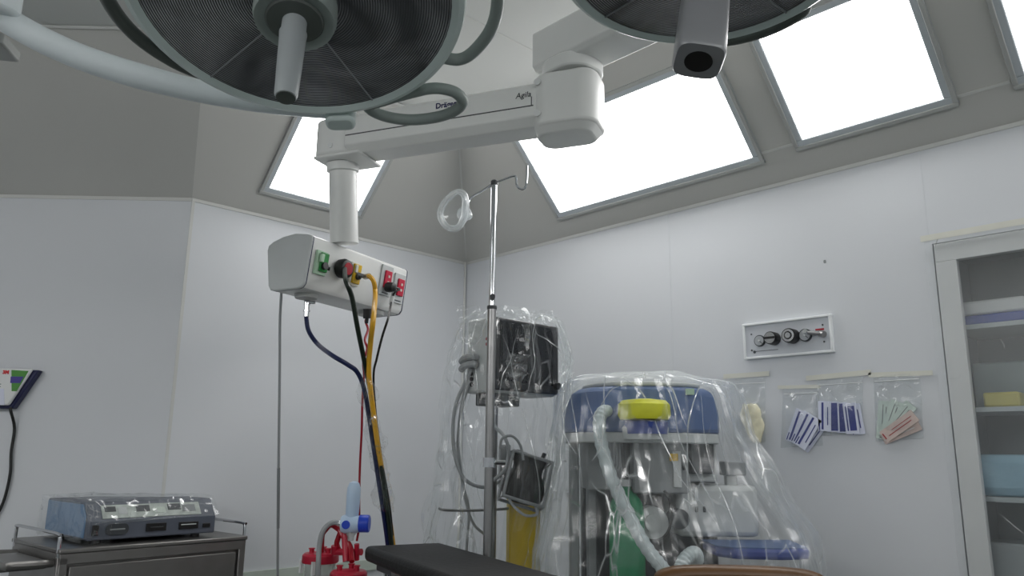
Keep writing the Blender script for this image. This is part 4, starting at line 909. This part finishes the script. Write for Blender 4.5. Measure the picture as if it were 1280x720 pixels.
# red manifold with branches between the lids
rc = D(434, 684, 2.96)
mf = thing('red_manifold', 'red branched suction manifold under the pale blue regulator', 'manifold', at(rc))
B = MB(); B.cyl(D(433, 702, 2.93), D(431, 664, 2.98), 0.014, n=14); B.cyl(D(418, 690, 3.0), D(452, 690, 2.96), 0.013, n=12); B.cyl(D(419, 692, 3.0), D(419, 682, 3.0), 0.016, n=12); B.cyl(D(446, 700, 2.95), D(446, 680, 2.95), 0.010, n=12); build('manifold_body', B, redm, mf)
for l in (((407, 662, 3.0), (403, 668, 3.0), (402, 680, 3.02), (402, 691, 3.03)), ((424, 662, 2.99), (430, 672, 2.97), (438, 684, 2.95), (440, 702, 2.9)), ((426, 664, 3.0), (423, 672, 3.0), (421, 680, 3.0), (424, 688, 3.0)), ((407, 662, 3.0), (414, 656, 3.0), (424, 662, 2.99))):
    B = MB(); B.tube(path(l), 0.0105, n=10); build('branch_tube', B, redtube, mf)
tag(build('grey_suction_hose', MB().tube(path([(426, 655, 2.97), (418, 653, 2.97), (409, 657, 2.96), (402, 668, 2.95), (399, 685, 2.94), (398, 705, 2.92), (398, 730, 2.92), (399, 780, 2.93)]), 0.010, n=10), greytube), 'short grey hose arching from the regulator down past the red canister lid', 'hose')
rg = D(438, 655, 2.97)
Mr = frame(rg, az(90)); k = 2.97 / 960
reg = thing('suction_regulator', 'pale blue translucent suction regulator with bright blue knob above the red manifold', 'regulator', Mr)
B = MB(Mr); B.rev([(0.020, 0.01), (0.025, 0.03), (0.026, 0.07), (0.027, 0.11), (0.026, 0.135), (0.018, 0.155), (0.006, 0.161)], (0.004, 0, 0), V((0.02, 0, 1)), n=24); build('upright_bulb', B, ltblue, reg)
B = MB(Mr); B.rev([(0.018, -0.037), (0.03, -0.034), (0.036, -0.02), (0.036, 0.02), (0.03, 0.034), (0.02, 0.036)], (0, 0, 0), V((1, 0, 0)), n=28); build('body', B, ltblue, reg)
B = MB(Mr); B.rev([(0.030, 0.034), (0.033, 0.036), (0.033, 0.07), (0.030, 0.074)], (0, 0, 0.002), V((1, 0, 0)), n=24); build('blue_knob', B, bluecap, reg)
B = MB(Mr); B.cyl((-0.010, -0.032, 0.0), (-0.010, -0.038, 0.0), 0.016, n=22); build('blue_dial', B, bluecap, reg)
B = MB(Mr); B.rev([(0.012, -0.062), (0.014, -0.045), (0.022, -0.032), (0.022, -0.02)], (0.004, 0, 0), n=20); build('lower_nozzle', B, cliptm, reg)
B = MB(Mr); B.cyl((-0.03, 0, 0.002), (-0.046, 0, 0.002), 0.010, n=12); build('hose_barb', B, chrome, reg)
# ------------------------------------------------------------------ gas panel on the right wall
wy = YC
def onC(u, v): return Y(u, v, wy)
gx0, gx1, gz0, gz1 = -1.645, -1.272, 1.608, 1.750
Mgp = Matrix.Translation(V(((gx0 + gx1) / 2, wy, (gz0 + gz1) / 2)))
gp = thing('gas_control_panel', 'framed grey gas control panel with gauges and knobs on the right wall', 'gas panel', Mgp)
gw, gh = gx1 - gx0, gz1 - gz0
B = MB(Mgp); B.box((0, -0.006, 0), (gw - 0.01, 0.012, gh - 0.01)); build('plate', B, mat('panel_grey', (198, 202, 208), 0.45, 0.0, var=0.03), gp)
B = MB(Mgp)
for c, d in (((0, -0.01, gh/2), (gw + .012, 0.02, 0.010)), ((0, -0.01, -gh/2), (gw + .012, 0.02, 0.010)), ((-gw/2, -0.01, 0), (0.010, 0.02, gh)), ((gw/2, -0.01, 0), (0.010, 0.02, gh))): B.box(c, d)
build('frame', B, mat('panel_frame_aluminium', (232, 235, 236), 0.35, 0.1, var=0.02), gp, bev=0.002)
gxp = lambda u, v: Mgp.inverted() @ Y(u, v, wy - 0.015)
def dial(name, u, v, r, t, m, parent, r2=None):
    q = gxp(u, v); B = MB(Mgp); B.rev([(r, 0), (r, t * .85), ((r2 or r) * 0.95, t)], (q.x, -0.011, q.z), V((0, -1, 0)), 28); return build(name, B, m, parent)
def dot(name, u, v, dx, r, t0, t1, m, parent):
    q = gxp(u, v); B = MB(Mgp); B.cyl((q.x + dx, -0.011 - t0, q.z), (q.x + dx, -0.011 - t1, q.z), r, n=18); return build(name, B, m, parent)
for u, v, r in ((950, 426, 0.024), (1007, 419, 0.026)):
    g = dial('pressure_gauge', u, v, r, 0.012, dkgrey, gp); q = gxp(u, v)
    dot('gauge_face', u, v, 0, r * 0.84, 0.010, 0.0128, mat('gauge_face_grey', (168, 172, 176), 0.4), g); dot('gauge_pin', u, v, 0, 0.004, 0.012, 0.0145, white, g)
    B = MB(Mgp); B.box((q.x + 0.006, -0.0242, q.z - 0.006), (0.022, 0.0015, 0.002), Matrix.Rotation(0.8, 3, 'Y')); build('gauge_needle', B, dark, g)
g = dial('selector_knob', 968, 423.5, 0.027, 0.045, dark, gp); q = gxp(968, 423.5)
dot('knob_face', 968, 423.5, 0, 0.0235, 0.044, 0.0465, chrome, g)
B = MB(Mgp); B.box((q.x, -0.058, q.z), (0.05, 0.006, 0.009)); build('knob_bar', B, dark, g)
g = dial('regulator_knob', 991, 420.5, 0.030, 0.045, dark, gp)
dot('knob_face', 991, 420.5, 0, 0.0255, 0.044, 0.0465, chrome, g); dot('knob_ring', 991, 420.5, 0, 0.0165, 0.046, 0.048, dark, g); dot('knob_centre', 991, 420.5, 0, 0.0115, 0.047, 0.050, chrome, g)
q = gxp(1021, 417)
B = MB(Mgp); B.cyl((q.x - 0.035, -0.035, q.z + 0.006), (q.x + 0.02, -0.03, q.z - 0.004), 0.008, n=12); B.cyl((q.x + .015, -0.02, q.z - 0.002), (q.x + 0.035, -0.028, q.z - 0.008), 0.013, n=14); B.cyl((q.x - .01, -0.010, q.z), (q.x - .01, -0.035, q.z), 0.007, n=12); fit = build('outlet_fitting', B, steel, gp)
B = MB(Mgp); B.cyl((q.x - 0.034, -0.036, q.z + 0.006), (q.x - 0.034, -0.047, q.z + 0.010), 0.010, n=12); build('fitting_cap', B, chrome, fit)
B = MB(Mgp); B.box((q.x + 0.012, -0.0125, gxp(1021, 412).z), (0.035, 0.002, 0.007)); build('red_label', B, redtube, gp)
for u, v in ((939, 418), (939.5, 438), (1028, 406), (1030, 427)):
    q2 = gxp(u, v); B = MB(Mgp); B.cyl((q2.x, -0.012, q2.z), (q2.x, -0.015, q2.z), 0.0035, n=10); build('screw', B, dkgrey, gp)
q2 = gxp(943, 440); B = MB(Mgp); B.cyl((q2.x, -0.012, q2.z), (q2.x, -0.0145, q2.z), 0.006, n=12); B.box((q2.x + 0.055, -0.0125, q2.z + .002), (0.10, 0.001, 0.0022)); build('maker_mark', B, dkgrey, gp)
# ------------------------------------------------------------------ taped bags on the right wall
def bag(label, corners, thick, seed, tape):
    tl, tr_, br, bl = [onC(*c) for c in corners]
    t = thing('zip_bag', label, 'plastic bag', Matrix.Translation((tl + tr_ + bl + br) / 4), 'clear zip bags taped to the right wall')
    B = MB()
    for side in (0, 1):
        def f(s, w_):
            p = (tl.lerp(tr_, s)).lerp(bl.lerp(br, s), w_)
            bul = (math.sin(math.pi * s) ** 0.7) * (0.15 + 0.85 * math.sin(math.pi * min(1, w_ * 0.55 + 0.45 * w_ * w_)) ** 0.8 if w_ < 1 else 0.0)
            return p + V((0, -0.002 - (thick * bul if side else 0.0), 0))
        crumple(B, f, 18, 18, 0.0028 if side else 0.0005, 30, seed)
    B.v = [V((p.x, min(p.y, wy - 0.0012), p.z)) for p in B.v]
    build('pouch', B, filmB, t, sharp=22)
    (u0, v0), (u1, v1), hh = tape
    a, b = onC(u0, v0), onC(u1, v1); B = MB(); B.ext([a, b, b - UP * hh, a - UP * hh], V((0, -0.0008, 0))); B.v = [p + V((0, -0.005, 0)) for p in B.v]; build('tape', B, cream, t)
    B = MB(); z1_ = tl + V((0.004, -0.006, -0.022)); z2_ = tr_ + V((-0.004, -0.006, -0.022)); B.tube([z1_, z2_], 0.0016, n=6, sub=1); build('zip_seal', B, white, t)
    return t
bag('clear zip bag of cream gloves taped beside the anaesthesia machine cover', [(911, 474), (957, 472), (957, 553), (918, 556)], 0.032, 1, ((905, 468), (962, 464), 0.02))
bag('clear zip bag of slanting blue and white packets, lowest of the four bags', [(979, 486), (1023, 484), (1029, 557), (976, 560)], 0.030, 4, ((973, 482), (1026, 481), 0.014))
bag('clear zip bag of upright blue and white packets under the gas panel', [(1021, 475), (1079, 471), (1079, 543), (1024, 545)], 0.030, 7, ((1008, 470), (1089, 462), 0.020))
bag('clear zip bag of pale green and pink packets nearest the glass cabinet', [(1092, 470), (1150, 466), (1155, 548), (1095, 552)], 0.032, 9, ((1086, 466), (1166, 463), 0.018))
def packet(name, u, v, w, h, ang, y, m, label, group, stripes, lean=0.0, m2=inkblue):
    c = Y(u, v, wy - y)
    M = Matrix.Translation(c) @ Matrix.Rotation(math.radians(ang), 4, 'Y') @ Matrix.Rotation(lean, 4, 'Z')
    B = MB(M); pts = rrect(w, h, 0.003, 2); B.ext([V((a, 0, b)) for a, b in pts], (0, -0.003, 0))
    B.mi = 1
    for x, sw, f0, f1 in stripes: B.box((x * w, -0.0032, (f0 + f1) / 2 * h), (sw * w, 0.0008, (f1 - f0) * h))
    o = build(name, B, [m, m2]); return tag(o, label, 'packet', group)
g2, g3, g4 = 'blue and white packets in the lowest bag', 'blue and white packets in the bag under the gas panel', 'pale packets in the bag nearest the cabinet'
st1 = [(-0.15, 0.16, -0.45, 0.45), (0.25, 0.08, -0.3, 0.3), (-0.38, 0.08, -0.48, -0.25)]
for (u, v, a, y, l) in ((996, 533, 24, .010, 'blue-striped white packet leaning at the left of the lowest bag'), (1004, 536, 30, .015, 'blue-striped white packet second from the left in the lowest bag'), (1010, 540, 34, .020, 'blue-striped white packet third from the left in the lowest bag'), (1016, 544, 40, .007, 'blue-striped white packet at the right corner of the lowest bag')):
    packet('sterile_packet', u, v, 0.052, 0.135, a, y, paper, l, g2, st1)
for (u, v, a, y, st_, l) in ((1031, 520, 4, .020, st1, 'upright white packet with one dark blue stripe, leftmost in the bag under the gas panel'), (1041, 521, 2, .015, [(0.1, 0.6, -0.46, 0.46)], 'white packet with grey-blue print second in the bag under the gas panel'), (1053, 522, 0, .010, [(0, 0.75, -0.46, 0.46), ], 'mostly blue packet in the middle of the bag under the gas panel'), (1064, 523, -3, .014, [(0.1, 0.5, -0.4, 0.4), (-.3, .1, -.4, .4)], 'blue packet at the right side of the bag under the gas panel'), (1070, 524, -6, .007, st1, 'blue-edged white packet rightmost in the bag under the gas panel')):
    packet('sterile_packet', u, v, 0.050, 0.115, a, y, paper, l, g3, st_)
for (u, v, a, y, m, m2, l) in ((1105, 525, 8, .008, greenpaper, mdgrey, 'pale green packet standing at the left of the bag nearest the cabinet'), (1114, 524, 24, .012, greenpaper, mdgrey, 'pale green packet leaning in the middle of the bag nearest the cabinet'), (1124, 524, 42, .016, greenpaper, mdgrey, 'pale green packet fanned to the upper right of the bag nearest the cabinet'), (1124, 533, 56, .020, pinkpaper, redtube, 'pinkish packet lying low in the bag nearest the cabinet'), (1126, 539, 68, .012, pinkpaper, white, 'pale pink packet at the bottom right of the bag nearest the cabinet')):
    packet('sterile_packet', u, v, 0.046, 0.140, a, y, m, l, g4, [(0.15, 0.06, -0.35, 0.35), (-0.1, 0.05, -0.2, 0.4), (0.0, 0.5, -0.47, -0.44)], m2=m2)
gc = Y(940, 528, wy - 0.016)
B = MB(Matrix.Translation(gc))
rg_ = []
for j in range(13):
    t = j / 12; z = 0.075 - 0.155 * t; w = 0.012 + 0.042 * math.sin(math.pi * min(1, t * 0.9 + 0.08)) ** 0.7 * (1 - 0.35 * t); ox = 0.028 * t - 0.010
    rg_.append([V((ox + w * math.cos(a) * (1 + .12 * math.sin(3 * a + j)), 0.011 * math.sin(a) * (1 + .25 * math.sin(4 * a + 2 * j)), z + .004 * math.sin(5 * a + j))) for a in (2 * math.pi * q / 24 for q in range(24))])
B.loft(rg_)
tag(build('latex_gloves', B, glove, sharp=60), 'bunch of cream latex gloves in the bag beside the anaesthesia machine', 'gloves')
# ------------------------------------------------------------------ glass cabinet in the right wall
x0, x1, z0, z1 = CAB
Mk = Matrix.Translation(V(((x0 + x1) / 2, wy, z0)))
cab = thing('wall_cabinet', 'tall white cabinet with a glass door set into the right wall', 'cabinet', Mk)
cw_, chh, dpt = x1 - x0, z1 - z0, 0.36
g = 0.004; a0 = cw_ / 2 - g
B = MB(Mk)
for c, d in (((0, dpt, chh/2), (2*a0, 0.012, chh - .008)), ((-a0 + .006, dpt/2 + .02, chh/2), (0.012, dpt - .04, chh - .008)), ((a0 - .006, dpt/2 + .02, chh/2), (0.012, dpt - .04, chh - .008)), ((0, dpt/2 + .02, chh - .012), (2*a0, dpt - .04, 0.012)), ((0, dpt/2 + .02, .012), (2*a0, dpt - .04, 0.012))): B.box(c, d)
build('carcass', B, mat('cabinet_inside', (118, 125, 129), 0.6), cab)
fwk = 0.068; B = MB(Mk)
for c, d in (((0, 0.004, chh - fwk/2 - .006), (2*a0 - .006, 0.03, fwk)), ((0, 0.004, fwk/2 + .006), (2*a0 - .006, 0.03, fwk)), ((-a0 + fwk/2 + .003, 0.004, chh/2), (fwk, 0.03, chh - 2*fwk - .012)), ((a0 - fwk/2 - .003, 0.004, chh/2), (fwk, 0.03, chh - 2*fwk - .012))): B.box(c, d)
door = build('door_frame', B, mat('cabinet_white', (206, 208, 208), 0.4, var=0.02), cab, bev=0.002)
B = MB(Mk); B.box((0, 0.006, chh/2), (2*a0 - 2*fwk, 0.004, chh - 2*fwk)); build('glass_pane', B, glassm, door)
B = MB(Mk); B.box((a0 - 0.035, -0.02, chh * 0.5), (0.012, 0.02, 0.14)); build('door_handle', B, chrome, door, bev=0.004)
shz = [z for z in (1.66, 1.37, 1.07, 0.77, 0.47)]
for z in shz:
    B = MB(Mk); B.box((0, dpt/2 + 0.02, z - z0), (2*a0 - .03, dpt - 0.06, 0.016)); build('shelf', B, mat('shelf_grey', (176, 184, 186), 0.4), cab)
def inbox(name, x, y, z, d, m, label, cat, bev=0.008):
    B = MB(); B.box((x, wy + y, z + 0.008 + d[2]/2 + .001), d); return tag(build(name, B, m, bev=bev), label, cat)
def inroll(name, x, y, z, r, l, m, label, cat):
    B = MB(); B.rev([(r * .7, -l/2), (r, -l/2 + .01), (r, l/2 - .01), (r * .7, l/2)], (x, wy + y, z + 0.009 + r), V((1, 0, 0)), 20); return tag(build(name, B, m), label, cat)
inbox('supply_box', -0.745, 0.15, 1.66, (0.23, 0.16, 0.035), mat('box_blue', (60, 80, 160), 0.5), 'flat blue box at the left on the top shelf of the glass cabinet', 'box')
inbox('supply_box', -0.745, 0.15, 1.6965, (0.22, 0.15, 0.05), white, 'white box lying on the flat blue box in the glass cabinet', 'box')
inbox('supply_box', -0.53, 0.18, 1.66, (0.16, 0.16, 0.075), ltgrey, 'pale grey box beside the blue box on the top cabinet shelf', 'box')
inbox('supply_packet', -0.74, 0.12, 1.37, (0.11, 0.10, 0.05), mat('packet_yellow', (190, 180, 90), 0.5), 'small yellow packet at the front of the second cabinet shelf', 'packet')
inbox('supply_box', -0.70, 0.27, 1.37, (0.32, 0.10, 0.17), mat('box_grey_green', (150, 164, 164), 0.5), 'grey-green box at the back of the second cabinet shelf', 'box')
inbox('folded_drape', -0.69, 0.17, 1.07, (0.32, 0.22, 0.14), mat('drape_blue', (150, 186, 204), 0.7, bump=0.3), 'folded pale blue drape on the middle cabinet shelf', 'drape', 0.03)
inbox('supply_box', -0.75, 0.16, 0.77, (0.18, 0.18, 0.15), mat('box_silver', (150, 156, 158), 0.5), 'grey box on the cabinet shelf below the blue drape', 'box')
inroll('bandage_roll', -0.58, 0.14, 0.77, 0.05, 0.12, mat('roll_tan', (190, 170, 140), 0.7), 'tan roll beside the grey box in the cabinet', 'roll')
inbox('supply_box', -0.67, 0.18, 0.47, (0.34, 0.2, 0.14), mdgrey, 'wide grey box on the lowest cabinet shelf', 'box')
# clear sheet taped over the cabinet door
def cf(s, t): return V((x0 - 0.02 + (cw_ + 0.04) * s, wy - 0.018, z1 + 0.012 - (chh - 0.1) * t))
B = MB(); crumple(B, cf, 30, 60, 0.006, 7, 5); B.v = [V((p.x, min(p.y, wy - 0.013), p.z)) for p in B.v]
tag(build('plastic_sheet', B, filmC, sharp=16), 'clear plastic sheet taped over the glass cabinet door', 'plastic sheet')
def tape(label, l, w):
    B = MB(); a, b = l; d = (b - a).normalized(); s = V((0, -1, 0)).cross(d).normalized() * (w / 2)
    B.ext([a - s, b - s, b + s, a + s], V((0, -0.001, 0))); B.v = [p + V((0, -0.0255, 0)) for p in B.v]
    return tag(build('tape_strip', B, cream), label, 'tape')
tape('cream tape strip along the top of the glass cabinet', (V((x0 - 0.03, wy, z1 + 0.018)), V((x1 + 0.03, wy, z1 + 0.018))), 0.022)
# small scuff mark on the wall
B = MB(); p = onC(1031, 327); B.ext([p + V((a, 0, b)) for a, b in rrect(0.010, 0.014, 0.004)], V((0, -0.001, 0))); tag(build('wall_plug', B, mdgrey), 'tiny grey plug mark on the bare wall above the gas panel', 'plug')
# ------------------------------------------------------------------ camera, world, view
cd = bpy.data.cameras.new('camera'); cam = bpy.data.objects.new('camera', cd); COL.objects.link(cam)
cd.sensor_width = 36; cd.lens = 36 * F / 1280; cd.clip_start = 0.02
R3 = Matrix((CR, CU, -CF)).transposed().to_4x4(); R3.translation = E0; cam.matrix_world = R3
SC.camera = cam
w = bpy.data.worlds.new('world'); SC.world = w; w.use_nodes = True
w.node_tree.nodes['Background'].inputs[0].default_value = (0.5, 0.52, 0.53, 1); w.node_tree.nodes['Background'].inputs[1].default_value = 0.02
vs = SC.view_settings; vs.view_transform = 'Standard'; vs.look = 'None'; vs.gamma = 1; vs.exposure = -0.07; vs.use_curve_mapping = False
try:
    SC.cycles.transparent_max_bounces = 32; SC.cycles.max_bounces = 10; SC.cycles.diffuse_bounces = 6
except Exception: pass
